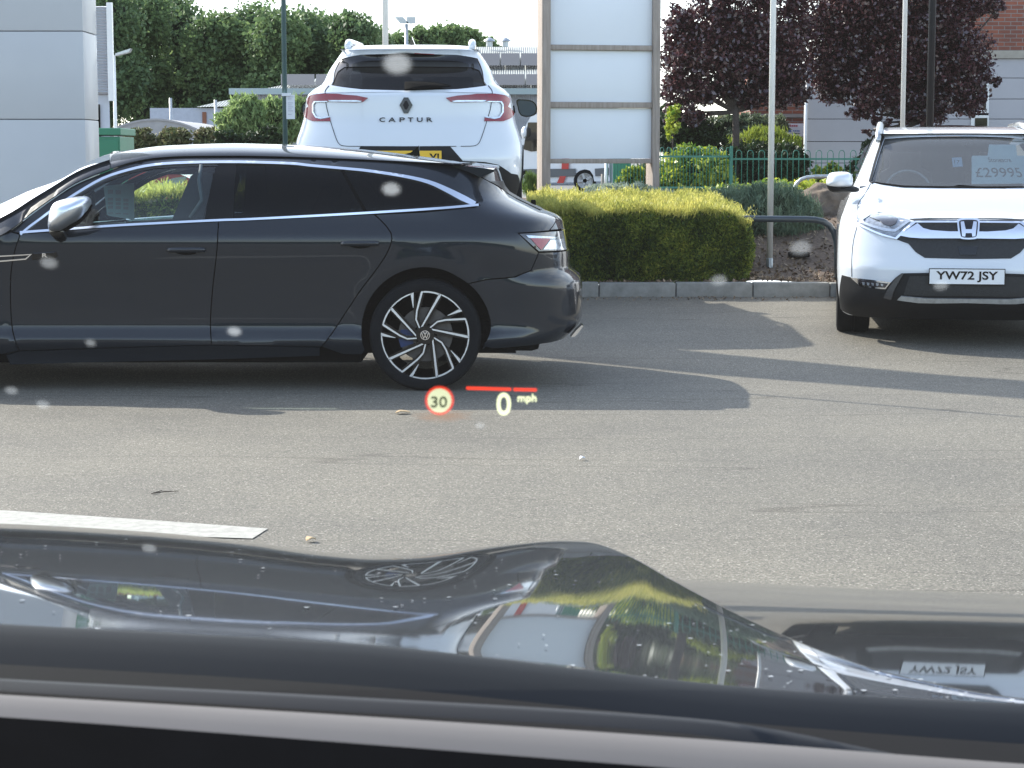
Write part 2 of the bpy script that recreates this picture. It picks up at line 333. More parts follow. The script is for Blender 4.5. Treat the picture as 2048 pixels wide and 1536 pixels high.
_d = at(885, 832, 1.0); _k = CAMH/(CAMH-_d[2]); STAIN = (_d[0]*_k, _k, 0)
def asphalt_mat():
    m = bpy.data.materials.new('worn asphalt'); m.use_nodes = True; N, L = nodes(m); b = N['Principled BSDF']
    c = N.new('ShaderNodeTexCoord')
    def nz(scale, det=4, rough=.6):
        n = N.new('ShaderNodeTexNoise'); n.inputs['Scale'].default_value = scale; n.inputs['Detail'].default_value = det; n.inputs['Roughness'].default_value = rough; L(c.outputs['Object'], n.inputs['Vector']); return n
    v = N.new('ShaderNodeTexVoronoi'); v.inputs['Scale'].default_value = 175; L(c.outputs['Object'], v.inputs['Vector'])
    sep = N.new('ShaderNodeSeparateColor'); L(v.outputs['Color'], sep.inputs[0])
    r = N.new('ShaderNodeValToRGB'); e = r.color_ramp.elements; e[0].position = 0; e[0].color = (.072,.068,.058,1); e[1].position = 1; e[1].color = (.40,.37,.31,1)
    for p, col in ((.30,(.121,.111,.092,1)),(.75,(.170,.156,.128,1)),(.95,(.215,.20,.17,1))): q = e.new(p); q.color = col
    L(sep.outputs[0], r.inputs[0])
    big = nz(.42, 7, .68); rb = N.new('ShaderNodeValToRGB'); rb.color_ramp.elements[0].position = .3; rb.color_ramp.elements[0].color = (.74,.74,.75,1); rb.color_ramp.elements[1].position = .7; rb.color_ramp.elements[1].color = (1.14,1.12,1.07,1)
    L(big.outputs['Fac'], rb.inputs[0])
    mul = N.new('ShaderNodeMixRGB'); mul.blend_type = 'MULTIPLY'; mul.inputs[0].default_value = 1; L(r.outputs[0], mul.inputs[1]); L(rb.outputs[0], mul.inputs[2])
    # crack sealing lines across the lane
    mp = N.new('ShaderNodeMapping'); mp.inputs['Scale'].default_value = (.09,1,1); L(c.outputs['Object'], mp.inputs[0])
    n3 = N.new('ShaderNodeTexNoise'); n3.inputs['Scale'].default_value = 1.1; n3.inputs['Detail'].default_value = 2; L(mp.outputs[0], n3.inputs['Vector'])
    ln = N.new('ShaderNodeMath'); ln.operation = 'SUBTRACT'; ln.inputs[1].default_value = .5; L(n3.outputs['Fac'], ln.inputs[0])
    ab = N.new('ShaderNodeMath'); ab.operation = 'ABSOLUTE'; L(ln.outputs[0], ab.inputs[0])
    rl = N.new('ShaderNodeValToRGB'); rl.color_ramp.elements[0].position = 0; rl.color_ramp.elements[0].color = (.62,.60,.58,1); rl.color_ramp.elements[1].position = .0035; rl.color_ramp.elements[1].color = (1,1,1,1)
    L(ab.outputs[0], rl.inputs[0]); m2 = N.new('ShaderNodeMixRGB'); m2.blend_type = 'MULTIPLY'; m2.inputs[0].default_value = .8; L(mul.outputs[0], m2.inputs[1]); L(rl.outputs[0], m2.inputs[2])
    # rusty brown stain beside the curled leaf
    vm = N.new('ShaderNodeVectorMath'); vm.operation = 'SUBTRACT'; vm.inputs[1].default_value = STAIN; L(c.outputs['Object'], vm.inputs[0])
    sc2 = N.new('ShaderNodeVectorMath'); sc2.operation = 'MULTIPLY'; sc2.inputs[1].default_value = (5.2, 3.2, 0); L(vm.outputs[0], sc2.inputs[0])
    n5 = nz(16, 5, .7); le = N.new('ShaderNodeVectorMath'); le.operation = 'LENGTH'; L(sc2.outputs[0], le.inputs[0])
    ad = N.new('ShaderNodeMath'); ad.operation = 'MULTIPLY_ADD'; ad.inputs[1].default_value = 1.6; L(n5.outputs['Fac'], ad.inputs[0]); L(le.outputs['Value'], ad.inputs[2])
    rs = N.new('ShaderNodeMapRange'); rs.inputs['From Min'].default_value = 1.75; rs.inputs['From Max'].default_value = .9; rs.inputs['To Max'].default_value = .75; L(ad.outputs[0], rs.inputs[0])
    m3 = N.new('ShaderNodeMixRGB'); m3.inputs[2].default_value = (.17,.085,.04,1); L(rs.outputs[0], m3.inputs[0]); L(m2.outputs[0], m3.inputs[1]); m2 = m3
    L(m2.outputs[0], b.inputs['Base Color']); b.inputs['Roughness'].default_value = .82; b.inputs['Specular IOR Level'].default_value = .35
    bp = N.new('ShaderNodeBump'); bp.inputs['Strength'].default_value = .45; bp.inputs['Distance'].default_value = .004; L(v.outputs['Distance'], bp.inputs['Height']); L(bp.outputs[0], b.inputs['Normal'])
    return m
M['asphalt'] = asphalt_mat()
# ---------------- ground ----------------
def gz(y): return float(np.interp(y, [0, 13.0, 14.0, 15.05, 17.9], [0, 0, .035, .09, .174]))
def sm(t): t = min(1, max(0, t)); return t*t*(3-2*t)
def bank(x, y):
    b = np.interp(y, [18.05, 18.6, 19.3, 20.5, 22, 24], [.295, .31, .36, .68, .85, .95]); k = sm((x+2.2)/2.0)
    return .3+(float(b)-.3)*k + (.012*math.sin(x*7.1+y*3)+.01*math.sin(x*3.3-y*9.7))*sm((26-y)/3)
def gfar(x, y): return .3+(float(np.interp(y, [24,30,62,700], [.95,.86,.4,.4]))-.3)*sm((x+2.2)/2.0)
xs = [-70, -30, -12]+[x*.5 for x in range(-20, 21)]+[12, 30, 70]
ys = [-70, -20, -5, 0, 2, 5, 8, 11, 12, 13, 13.3, 13.6, 14, 14.4, 14.8, 15.2, 15.6, 16, 16.8, 17.4, 17.95]
MB().grid(lambda x, y: (x, y, gz(y)), xs, ys, True).build('car_park_ground', M['asphalt'], None, True, kind='structure')
mulch = pbr('bark mulch', (.20,.14,.095), .95, col2=(.045,.03,.022), vscale=38, bump=1, bscale=70)
bx = [-40,-20,-10]+[-6+.25*i for i in range(0, 57)]+[12, 25, 40]; by = [18.05+.25*i for i in range(0, 25)]
MB().grid(lambda x, y: (x, y, bank(x, y)), bx, by, True).build('mulch_ground', mulch, None, True, kind='structure')
farm = pbr('pale far tarmac', (.16,.155,.145), .9, var=.3, vscale=2, bump=.3, bscale=60)
MB().grid(lambda x, y: (x, y, gfar(x, y)-.004), [-400,-100,-40,-20,-10,-6,-4,-3,-2.2,-1.8,-1.4,-1,-.6,-.2,0,5,12,25,100,400], [24,26,30,40,62,100,200,700], True).build('far_ground', farm, None, True, kind='structure')
# bark chips lying on the mulch
n = 5200; X = RS.uniform(.8, 5.2, n); Y = 18.06+RS.rand(n)**1.3*4.2; P = np.array([(x, y, bank(x, y)+.008) for x, y in zip(X, Y)])
chip = leafm('bark chips', [(.05,.03,.02),(.16,.11,.07),(.34,.26,.18),(.10,.06,.045)], .9, 0)
leaves('bark_chips', P, .055, chip, None, .45, kind='stuff')
# kerb: stone by stone in one run
mb = MB(); joint = .008; x = -21.3; k = 0
while x < 12:
    mb.box(x+joint/2, x+.69-joint/2, 17.9, 18.05, .0, .298+.002*math.sin(k*2.3), .012); x += .69; k += 1
mb.build('kerb', M['concrete'], None, 30, kind='structure')
MB().box(-21, 12, 17.915, 18.04, .05, .27).build('kerb_mortar', pbr('dark mortar', (.07,.065,.06), .95, var=.2), None, kind='structure')
# dirt gathered along the kerb foot, dead leaves
n = 900; P = np.array([(RS.uniform(-6, 5), 17.88-abs(RS.normal())*.16, 0) for _ in range(n)]); P[:,2] = [gz(p[1])+.004 for p in P]
leaves('gutter_litter', P, .022, chip, None, .5, kind='stuff')
# painted bay line (lies on the tarmac)
lp = [at(px, py, 1) for px, py in ((-260,1008),(530,1060),(500,1078),(-260,1028))]
def gp(px, py):
    a = at(px, py, 1.0); t = CAMH/(CAMH-a[2]); return (a[0]*t, t)
q = [gp(-400,1005), gp(0,1022), gp(300,1042), gp(536,1059), gp(505,1079), gp(300,1072), gp(0,1056), gp(-400,1045)]
paint = pbr('worn white road paint', (.39,.38,.335), .85, col2=(.25,.24,.215), vscale=22, bump=.3, bscale=200)
V = [(a, b, .004) for a, b in q]; mk('bay_marking', V, [(0,1,6,7),(1,2,5,6),(2,3,4,5)], paint, None, kind='structure')
# ---------------- dark grey estate car ----------------
def ribbon(pts, w):
    """outline of a band of varying width along a pixel path"""
    P = [Vector(p) for p in pts]; n = len(P); A = []; B = []; ws = w if hasattr(w, '__len__') else [w]*n
    for i in range(n):
        t = (P[min(i+1,n-1)]-P[max(i-1,0)]).normalized(); nn = Vector((-t.y, t.x))*ws[i]/2; A.append(tuple(P[i]+nn)); B.append(tuple(P[i]-nn))
    return A+B[::-1]
def dome(mb, outline, f, depth, k=6, pw=2.2, flat=.0):
    """swell an outline towards f's third axis: rounded cap"""
    c = np.mean(np.array(outline), 0); n = len(outline); V = []; F = []
    for j in range(k):
        a = j/(k-1)*math.pi/2*.96; sc_ = flat+(1-flat)*max(0, math.cos(a))**(2/pw); d = depth*math.sin(a)**(2/pw)
        V += [f(c[0]+(u-c[0])*sc_, c[1]+(v-c[1])*sc_, d) for u, v in outline]
    for j in range(k-1): F += [(j*n+i, j*n+(i+1)%n, (j+1)*n+(i+1)%n, (j+1)*n+i) for i in range(n)]
    F += [tuple((k-1)*n+i for i in range(n)), tuple(range(n))[::-1]]
    return mb.add(V, F)
YC = 12.985; YN = 12.05; XR = xat(850, 668, YN); XF = XR-2.99; ZW = .34; ARC = .383; ARZ = .367
Wz = cubic([0, .18, .25, .295, .335, .365, .42, .65, .80, .905, .945, .985, 1.04, 1.09, 1.15, 1.25, 1.33, 1.385, 1.42, 1.6],
           [.85, .87, .905, .934, .928, .905, .902, .915, .930, .935, .931, .905, .880, .868, .845, .79, .725, .665, .60, .3])
rear = [(996,338),(1013,381),(1081,418),(1125,438),(1129,447),(1136,478),(1142,509),(1143,540),(1163,553),(1168,580),(1168,625),(1165,643),(1152,660),(1130,681)]
_r = sorted([(zat(b, 12.62), xat(a, b, 12.62)) for a, b in rear]); _r = [(.1, _r[0][1]-.05)]+_r+[(1.5, _r[-1][1]-.12)]
XEr = cubic([a for a, b in _r], [b for a, b in _r]); XFRONT = XR-2.99-.80
def xs_r(z): return min(-.42, XEr(z)-.78)
A0 = .85; PW = 3.0; XSF = XFRONT+.8
def Gs(s, z):
    W = Wz(z)
    for ax in (XR, XF):
        r = math.hypot(s-ax, z-ARZ); W += .010*math.exp(-((r-.41)/.075)**2)*(1 if r > .3 else 0)
    xs = xs_r(z)
    if s > xs:
        t = min((s-xs)/A0, math.pi/2-1e-4); sn, co = math.sin(t), math.cos(t); n = (sn**PW+co**PW)**(1/PW); return (xs+(XEr(z)-xs)*sn/n, YC-W*co/n, z)
    if s < XSF:
        t = min((XSF-s)/.7, math.pi/2-1e-4); sn, co = math.sin(t), math.cos(t); n = (sn**PW+co**PW)**(1/PW); return (XSF-(.8-.25*sm((z-.5)/.4))*sn/n, YC-W*co/n, z)
    return (s, YC-W, z)
def send(z): return xs_r(z)+A0*math.pi/2-.003
def tr(pts): return [inv(Gs, a, b, xat(a, b, 12.1), zat(b, 12.1)) for a, b in pts]
def arc(ax, a0, a1, n=22): return [(ax+ARC*math.cos(math.radians(a0+(a1-a0)*i/n)), ARZ+ARC*math.sin(math.radians(a0+(a1-a0)*i/n))) for i in range(n+1)]
est = thing('estate_car', 'dark grey five door estate car parked side-on with red and smoked tail lamp', 'car', (XR+.4-2, YC, 0))
MIRY = lambda v: (v[0], 2*YC-v[1], v[2])
flat = lambda f, *a: f(*a)
# outlines traced from the side
R_ = [(919,331),(860,328),(800,325),(700,320),(581,315.5),(478,313.5),(376,314),(308,318),(256,328),(205,346),(150,369),(113,393),(60,431),(20,463)]
CH = [(41,467),(57,453),(85,432),(113,411),(154,384),(205,355),(256,338),(308,327.5),(376,323),(478,322),(581,325),(620,329),(700,336),(739,340),(808,350),(859,361),(893,374.5),(927,391),(955,405)]
RD = [(750,429),(782,466),(777,500),(752,540),(725,575),(700,612),(665,665),(643,694)]
SEAM = [(1096,425),(1081,418),(1013,382),(965,356),(919,331)]
DF = [(41,468),(30,500),(22,545),(21,600),(25,660),(38,702)]
DB = [(437,442),(434,500),(426,570),(421,640),(423,690)]
zb = zat(714, YN); arcR = [p for p in arc(XR, 198, 48)]
quarter = tr(CH)+tr([(960,410),(950,414.5),(850,424)])+tr(spl(RD, 3))+[(XR-.5, zb+.01), (XR-.385, zb+.01)]+arcR+tr([(972,559),(1030,554),(1062,541),(1077,505),(1036,466),(1098,461.5)])+tr(spl(SEAM, 3))+tr(spl(R_[1:], 3))
fd = tr(spl([(41,468),(137,461),(239,454),(430,443.5)], 3))+tr(spl(DB, 3))+tr([(300,693),(150,698)])+tr(spl(DF[::-1], 3))[:-1]
rd = tr([(437,443),(500,441),(671,432),(748,428.5)])+tr(spl(RD, 3))[1:]+tr([(530,691)])+tr(spl(DB[::-1], 3))[:-1]
wing = tr([(40,469),(20,463),(-60,490),(-200,513)])+[(XSF-.4, .86),(XSF-.75,.80),(XSF-.75,.62),(XSF-.75,.25),(XF-.42,.22)]+arc(XF, 200, -20)[::1]+[(XF+.42,.22)]+tr(spl(DF[::-1], 3))[:-1]
sill = [(XF+.44, .215)]+tr([(40,703),(300,694),(423,691),(640,695),(640,712.5),(420,720),(240,724),(20,730)])
zt = [zat(p, 12.4) for p in (505, 540, 580, 625, 655, 680)]
bump = tr([(972,559),(1030,554),(1062,541),(1077,505)])+[(send(zt[0]), zt[0])]+[(send(z), z) for z in zt[1:]]+tr([(1085,688),(985,698),(972,694)])+arc(XR, -22, 48)[1:]
lamp = tr([(1037,467),(1060,465.5),(1100,462.5)])+[(send(zat(462,12.5)), zat(462,12.5)), (send(zat(503,12.5)), zat(503,12.5))]+tr([(1078,503.5)])
zs = [zat(p, 12.5) for p in (459, 447, 440, 430, 418, 400, 380, 360, 345, 334)]
hatch = tr([(1100,460)])+tr(spl(SEAM, 3))+[(send(z), z) for z in zs[::-1]]
g = M['graphite']; GAP = .0032
for sd_, mi in (('n', None), ('f', MIRY)):
    D = dict(mirror=mi)
    patch('rear_quarter', Gs, shrink(quarter, GAP), g, est, .035, thick=.02, **D)
    d1 = patch('front_door', Gs, shrink(fd, GAP), g, est, .035, thick=.02, **D)
    d2 = patch('rear_door', Gs, shrink(rd, GAP), g, est, .035, thick=.02, **D)
    patch('front_wing', Gs, shrink(wing, GAP), g, est, .05, thick=.02, **D)
    patch('sill', Gs, shrink(sill, GAP), g, est, .04, thick=.02, **D)
    patch('tail_lamp', Gs, shrink(lamp, GAP), M['lamp_smoke'], est, .025, thick=.02, **D)
    bu = patch('rear_bumper', Gs, shrink(bump, GAP), g, est, .03, thick=.02, **D)
    ha = patch('tailgate', Gs, shrink(hatch, GAP), g, est, .03, thick=.02, **D)
    sg0 = tr([(972,362),(1008,382),(1076,419)]); rw = [(a+.035, b-.004) for a, b in sg0]+[(send(b)-.002, b-.004) for a, b in sg0[::-1]]
    patch('rear_window', Gs, rw, M['pillar'], est, .04, off=.004, thick=.004, **D)
    # side glass, pillars, bright trim
    gl = dict(off=-.006, **D)
    patch('side_window', Gs, tr([(46,464),(60,453),(85,434),(113,413),(154,386),(205,357),(256,340),(308,330),(376,326),(436,325),(410,444),(239,453),(137,460)]), M['glass_clear'], est, .06, **gl)
    patch('side_window', Gs, tr([(472,325),(581,328),(681,337),(733,428),(671,431),(500,440),(464,442)]), M['glass_dark'], est, .06, **gl)
    patch('side_window', Gs, tr([(684,337),(739,343),(808,353),(859,364),(893,378),(927,394),(950,408),(927,413),(808,423),(736,428)]), M['glass_dark'], est, .06, **gl)
    patch('door_pillar', Gs, tr([(434,324),(474,324),(466,442),(408,445)]), M['pillar'], est, .05, off=-.003, thick=.03, **D)
    patch('window_divider', Gs, tr([(680,336),(686,336),(738,428),(731,428)]), M['black'], est, .05, off=-.003, thick=.02, **D)
    patch('window_seal', Gs, tr([(46,464),(85,433),(154,385),(205,356),(256,339),(308,329),(376,325),(440,324),(437,331),(376,332),(308,336),(262,345),(210,364),(160,392),(140,405),(137,461)]), M['gloss_black'], est, .05, off=-.004, thick=.015, **D)
    wU = [4,4.5,4.5,4.5,5,5,5,5,5,5,5,5,5,5.5,6,7.5,10,12,9]
    top = [(x, y+2.5) for x, y in CH]; top[-5:] = [(808,353),(857,364.5),(891,379),(925,396.5),(950,408.5)]
    P = spl([(a, b) for a, b in top], 3); W_ = spl([(w, 0) for w in wU], 3); rb = tr(ribbon(P, [w[0] for w in W_]))
    patch('window_trim', Gs, rb, M['chrome'], est, .03, off=.004, thick=.014, **D)
    rb = tr(ribbon(spl([(40,465.5),(137,458.5),(239,451),(430,441),(500,438.5),(671,429.5),(808,421.5),(900,415.5),(957,410.5)], 4), 4.6))
    patch('waist_trim', Gs, rb, M['chrome'], est, .03, off=.005, thick=.014, **D)
    # lamp pieces
    for nm, q, m_ in (('reflector', [(1060,476),(1101,476),(1082,500)], 'lamp_pink'), ('light_strip', [(1052,470.5),(1069,471.5),(1112,474),(1112,477.5),(1057,476)], 'lamp_clear'), ('lens', [(1086,499),(1100,480),(1126,477),(1133,498)], 'lamp_clear')):
        patch(nm, Gs, tr(q), M[m_], est, .02, off=.003, thick=.004, **D)
    # dark inner skin so that gaps read black
    body_in = tr([(20,470),(137,463),(430,447),(671,436),(850,428)])+tr([(960,430),(1090,450)])+[(send(.9)-.1,.9),(send(.5)-.1,.4),(XR+.5,.24)]+arc(XR, -10, 190)+[(XF+.5,.2)]+arc(XF, -10, 190)+[(XSF-.4,.3),(XSF-.4,.8)]
    patch('inner_skin', Gs, body_in, M['black'], est, .08, off=-.05, **D)
# roof and windscreen surface
Ce = [(-62,441),(0,413),(80,377),(160,345),(202,320),(232,308),(273,299),(342,290.5),(478,286.5),(564,288.5),(620,291),(700,296.5),(756,302),(830,311),(903,321),(940,329)]
Zc = cubic([xat(a, b, YC) for a, b in Ce], [zat(b, YC) for a, b in Ce])
_e = sorted(tr(R_+[(-80,520)])); Ze = cubic([a for a, b in _e], [b for a, b in _e])
def Ur(x, v):
    ze = Ze(x); zc = max(Zc(x), ze+.01); return (x, YC-v*Wz(ze), ze+(zc-ze)*(1-min(1, abs(v))**2.5)**.62)
XH = xat(236, 320, 12.4); XB = xat(-55, 441, YC); XT = xat(925, 331, 12.6)
hd = lambda v: XH-.10+.08*v*v-.0; bs = lambda v: XB+.05+.22*abs(v)**2.2
vv = [-.985+.0985*2*i for i in range(11)]; vg = [-.90+.18*i for i in range(11)]
roofp = [(XT, 1-1e-3), (XT+.06, .5), (XT+.08, 0), (XT+.06, -.5), (XT, -1+1e-3)]+[(hd(v), v*1.0) for v in [-.999]+vv[1:-1]+[.999]]
patch('roof', Ur, roofp, g, est, .05, thick=.012)
patch('windscreen', Ur, [(hd(v)-.004, v) for v in vg]+[(bs(v), v) for v in vg[::-1]], M['glass_clear'], est, .06, off=-.004)
for sg in (1, -1):
    patch('screen_pillar', Ur, [(hd(.95)-.004, .905*sg),(hd(1)-.004, .999*sg),(XB+.5, .999*sg),(XB+.20, .999*sg),(bs(.92), .905*sg),(XB+.6, .905*sg)], g, est, .05, thick=.02)
# bonnet (mostly outside the frame)
def Ub(x, v):
    t = (XB+.25-x)/(XB+.25-(XSF-.72)); zc = .985-.05*t-.18*t**3; ze = zc-.05-.06*t; w = .86-.12*t**2; return (x, YC-v*w, ze+(zc-ze)*(1-abs(v)**2.4)**.7)
patch('bonnet', Ub, [(XB+.24,-.99),(XB+.12,0),(XB+.24,.99),(XSF-.7,.99),(XSF-.76,0),(XSF-.7,-.99)], g, est, .08, thick=.015)
MB().tube([at(-30,449,12.6), at(10,441,12.7), at(24,437,12.75)], .008, 6).build('wiper_arm', M['black'], est, True)
# tailgate spoiler
def sp_prof(v):
    k = 1-.10*abs(v)**3; q = [(905,330,0),(935,330,1),(975,334,1),(996,337,1),(998,341,1),(988,345,1),(966,352,1),(938,342,0)]
    return [at(905+(a-905)*(k if c else 1), b+2*abs(v)**2, 12.45) for a, b, c in q]
V = []; vs_ = [-1+.1*i for i in range(21)]
for v in vs_: V += [(p[0], YC-v*.64, p[2]+.05*(1-v*v)*.35) for p in sp_prof(v)]
m8 = 8; F = [(i*m8+k, (i+1)*m8+k, (i+1)*m8+(k+1)%m8, i*m8+(k+1)%m8) for i in range(20) for k in range(m8)]+[tuple(range(8)), tuple(20*8+k for k in range(8))[::-1]]
mk('spoiler', V, F, g, est, 40)
# cabin
mb = MB(); mb.box(XB+.2, XR+.55, YC-.80, YC+.80, .22, .42); mb.box(XB+.1, XB+.62, YC-.70, YC+.70, .42, .98, .06); mb.box(XR-.55, XR+.45, YC-.7, YC+.7, .42, .96, .03)
mb.build('cabin_floor', M['black'], est)
mb = MB(); ld = lambda x, v: (Ur(x, v*.94)[0], Ur(x, v*.94)[1], Ur(x, v*.94)[2]-.045); mb.grid(ld, [XH-.02+i*(XT-XH-.1)/12 for i in range(13)], [-1+i*.1 for i in range(21)]); mb.build('headlining', M['headlining'], est, True)
for dy in (-.62, .12):
    mb = MB(); pf = lambda u, v, d, dy=dy: (at(u, v, 12.5)[0], YC+dy+d, at(u, v, 12.5)[2])
    mb.prism([(352,560),(346,450),(388,352),(400,343),(428,345),(432,360),(408,450),(400,560)], pf, .50); mb.prism([(280,540),(270,525),(345,520),(350,560),(285,560)], pf, .5)
    mb.build('front_seat', M['seat'], est)
mb = MB(); pf = lambda u, v, d: (at(u, v, 12.5)[0], YC-.62+d, at(u, v, 12.5)[2]); mb.prism([(610,560),(612,450),(650,372),(690,372),(665,450),(660,560)], pf, 1.24); mb.build('rear_seat', M['seat'], est)
mb = MB(); mb.tube([at(402,330,12.3), at(398,360,12.25), at(404,400,12.25), at(380,436,12.25)], .012, 6); mb.build('seat_belt', pbr('grey seat belt', (.09,.11,.12), .7), est, True)
c = Vector(at(168, 438, 12.6)); mb = MB(); ring = [c+Vector((math.sin(a)*.0+math.cos(a)*.05, math.cos(a)*.0+math.sin(a)*.18, math.cos(a)*.17)) for a in [i*math.pi/12 for i in range(24)]]
mb.tube(ring+[ring[0]], .016, 8, False); mb.build('steering_wheel', M['black'], est, True)
MB().box(XR-.25, XR+.7, YC-.7, YC+.7, .22, .45, .05).box(XF-.5, XR-.4, YC-.78, YC+.78, .16, .24).build('underbody', M['black'], est)
# door mirror
for sg in (1, -1):
    fm = lambda u, v, d, sg=sg: (at(u, v, 12.0)[0]-(.0 if sg > 0 else .22), YC-sg*(.935+.03+d), at(u, v, 12.0)[2])
    out = spl([(98,458),(99,430),(105,411),(118,401),(148,394),(172,393),(181,401),(179,416),(166,436),(143,452),(118,464)], 4, True)
    mb = MB(); dome(mb, out, fm, .17, 8, 2.3); mm = mb.build('wing_mirror', M['satin'], est, 60)
    mb = MB(); lo = spl([(100,458),(104,470),(130,463),(160,446),(181,420),(182,408),(160,440),(135,457)], 2, True); dome(mb, lo, fm, .09, 3); mb.build('mirror_housing', M['black'], mm, 60)
    mb = MB(); mb.tube([fm(114,458,.05), fm(116,470,-.02), fm(122,478,-.10)], [.045,.04,.05], 8); mb.build('mirror_stalk', M['gloss_black'], mm, True)
# door handles
for door, hx, hy in ((d1, 373, 500), (d2, 720, 487)):
    for sg, par in ((1, None), (-1, None)):
        pass
def handle(par, hx, hy):
    s0, z0 = tr([(hx, hy)])[0]; f = lambda u, v, d: (s0+u, Gs(s0+u, z0+v)[1]-d, z0+v)
    bowl = [(.066*math.cos(a), .019*math.sin(a)-.011) for a in [i*math.pi/10 for i in range(20)]]; mb = MB(); dome(mb, bowl, f, .004, 3); mb.build('handle_recess', M['black'], par, True)
    bar = [(-.118,-.012),(-.122,.0),(-.112,.013),(-.06,.017),(.09,.017),(.112,.013),(.12,.002),(.112,-.012),(.06,-.016),(-.06,-.016)]
    mb = MB(); dome(mb, bar, f, .032, 5, 3); mb.build('door_handle', g, par, 50)
for o in est.children:
    if o.name == 'front_door': handle(o, 373, 500)
    if o.name == 'rear_door': handle(o, 720, 487)
# bright wing strip and letter badge
f2 = lambda u, v, d: (lambda q: (q[0], Gs(*tr([(u, v)])[0])[1]-.004-d, q[2]))(Gs(*tr([(u, v)])[0]))
mb = MB(); mb.strip([(-90,517),(0,512.5),(62,509),(52,518),(0,522.5),(-90,528)], 2.6, f2, .004); mb.build('wing_strip', M['bright_chrome'], est)
V, F_ = textmesh('R', 11, lambda u, v, d: f2(89+u, 514-v, d), .004, bold=.03, sx=1.5); mk('badge_letter', V, F_, M['bright_chrome'], est)
mb = MB(); dome(mb, [(64,506),(112,503),(116,512),(108,517),(64,520)], f2, .003, 3); mb.build('badge_panel', M['gloss_black'], est)
# aerial, wiper pivot, exhaust
mb = MB(); ys = at(820,308,YC); mb.prism([(803,313),(808,308.5),(822,305),(832,296),(838,291),(838.5,300),(840,314)], lambda u, v, d: (at(u,v,YC)[0], YC-.02+d, at(u,v,YC)[2]), .04); mb.build('roof_aerial', M['gloss_black'], est)
mb = MB(); mb.box(xat(1062,402,12.9), xat(1072,402,12.9), YC-.05, YC+.05, zat(412,12.9), zat(400,12.9), .01); mb.build('wiper_pivot', M['black'], est, True)
for yy in (12.42, 13.4):
    mb = MB(); mb.prism([(1141,672),(1152,658),(1163,648),(1166,650),(1159,660),(1149,671)], lambda u, v, d, yy=yy: (at(u,v,12.5)[0], yy+d, at(u,v,12.5)[2]), .16); mb.build('exhaust_trim', M['bright_chrome'], est, 30)
MB().box(XR+.45, XEr(.3)-.42, YC-.55, YC+.55, .22, .36, .03).build('rear_valance', M['trim_black'], est)
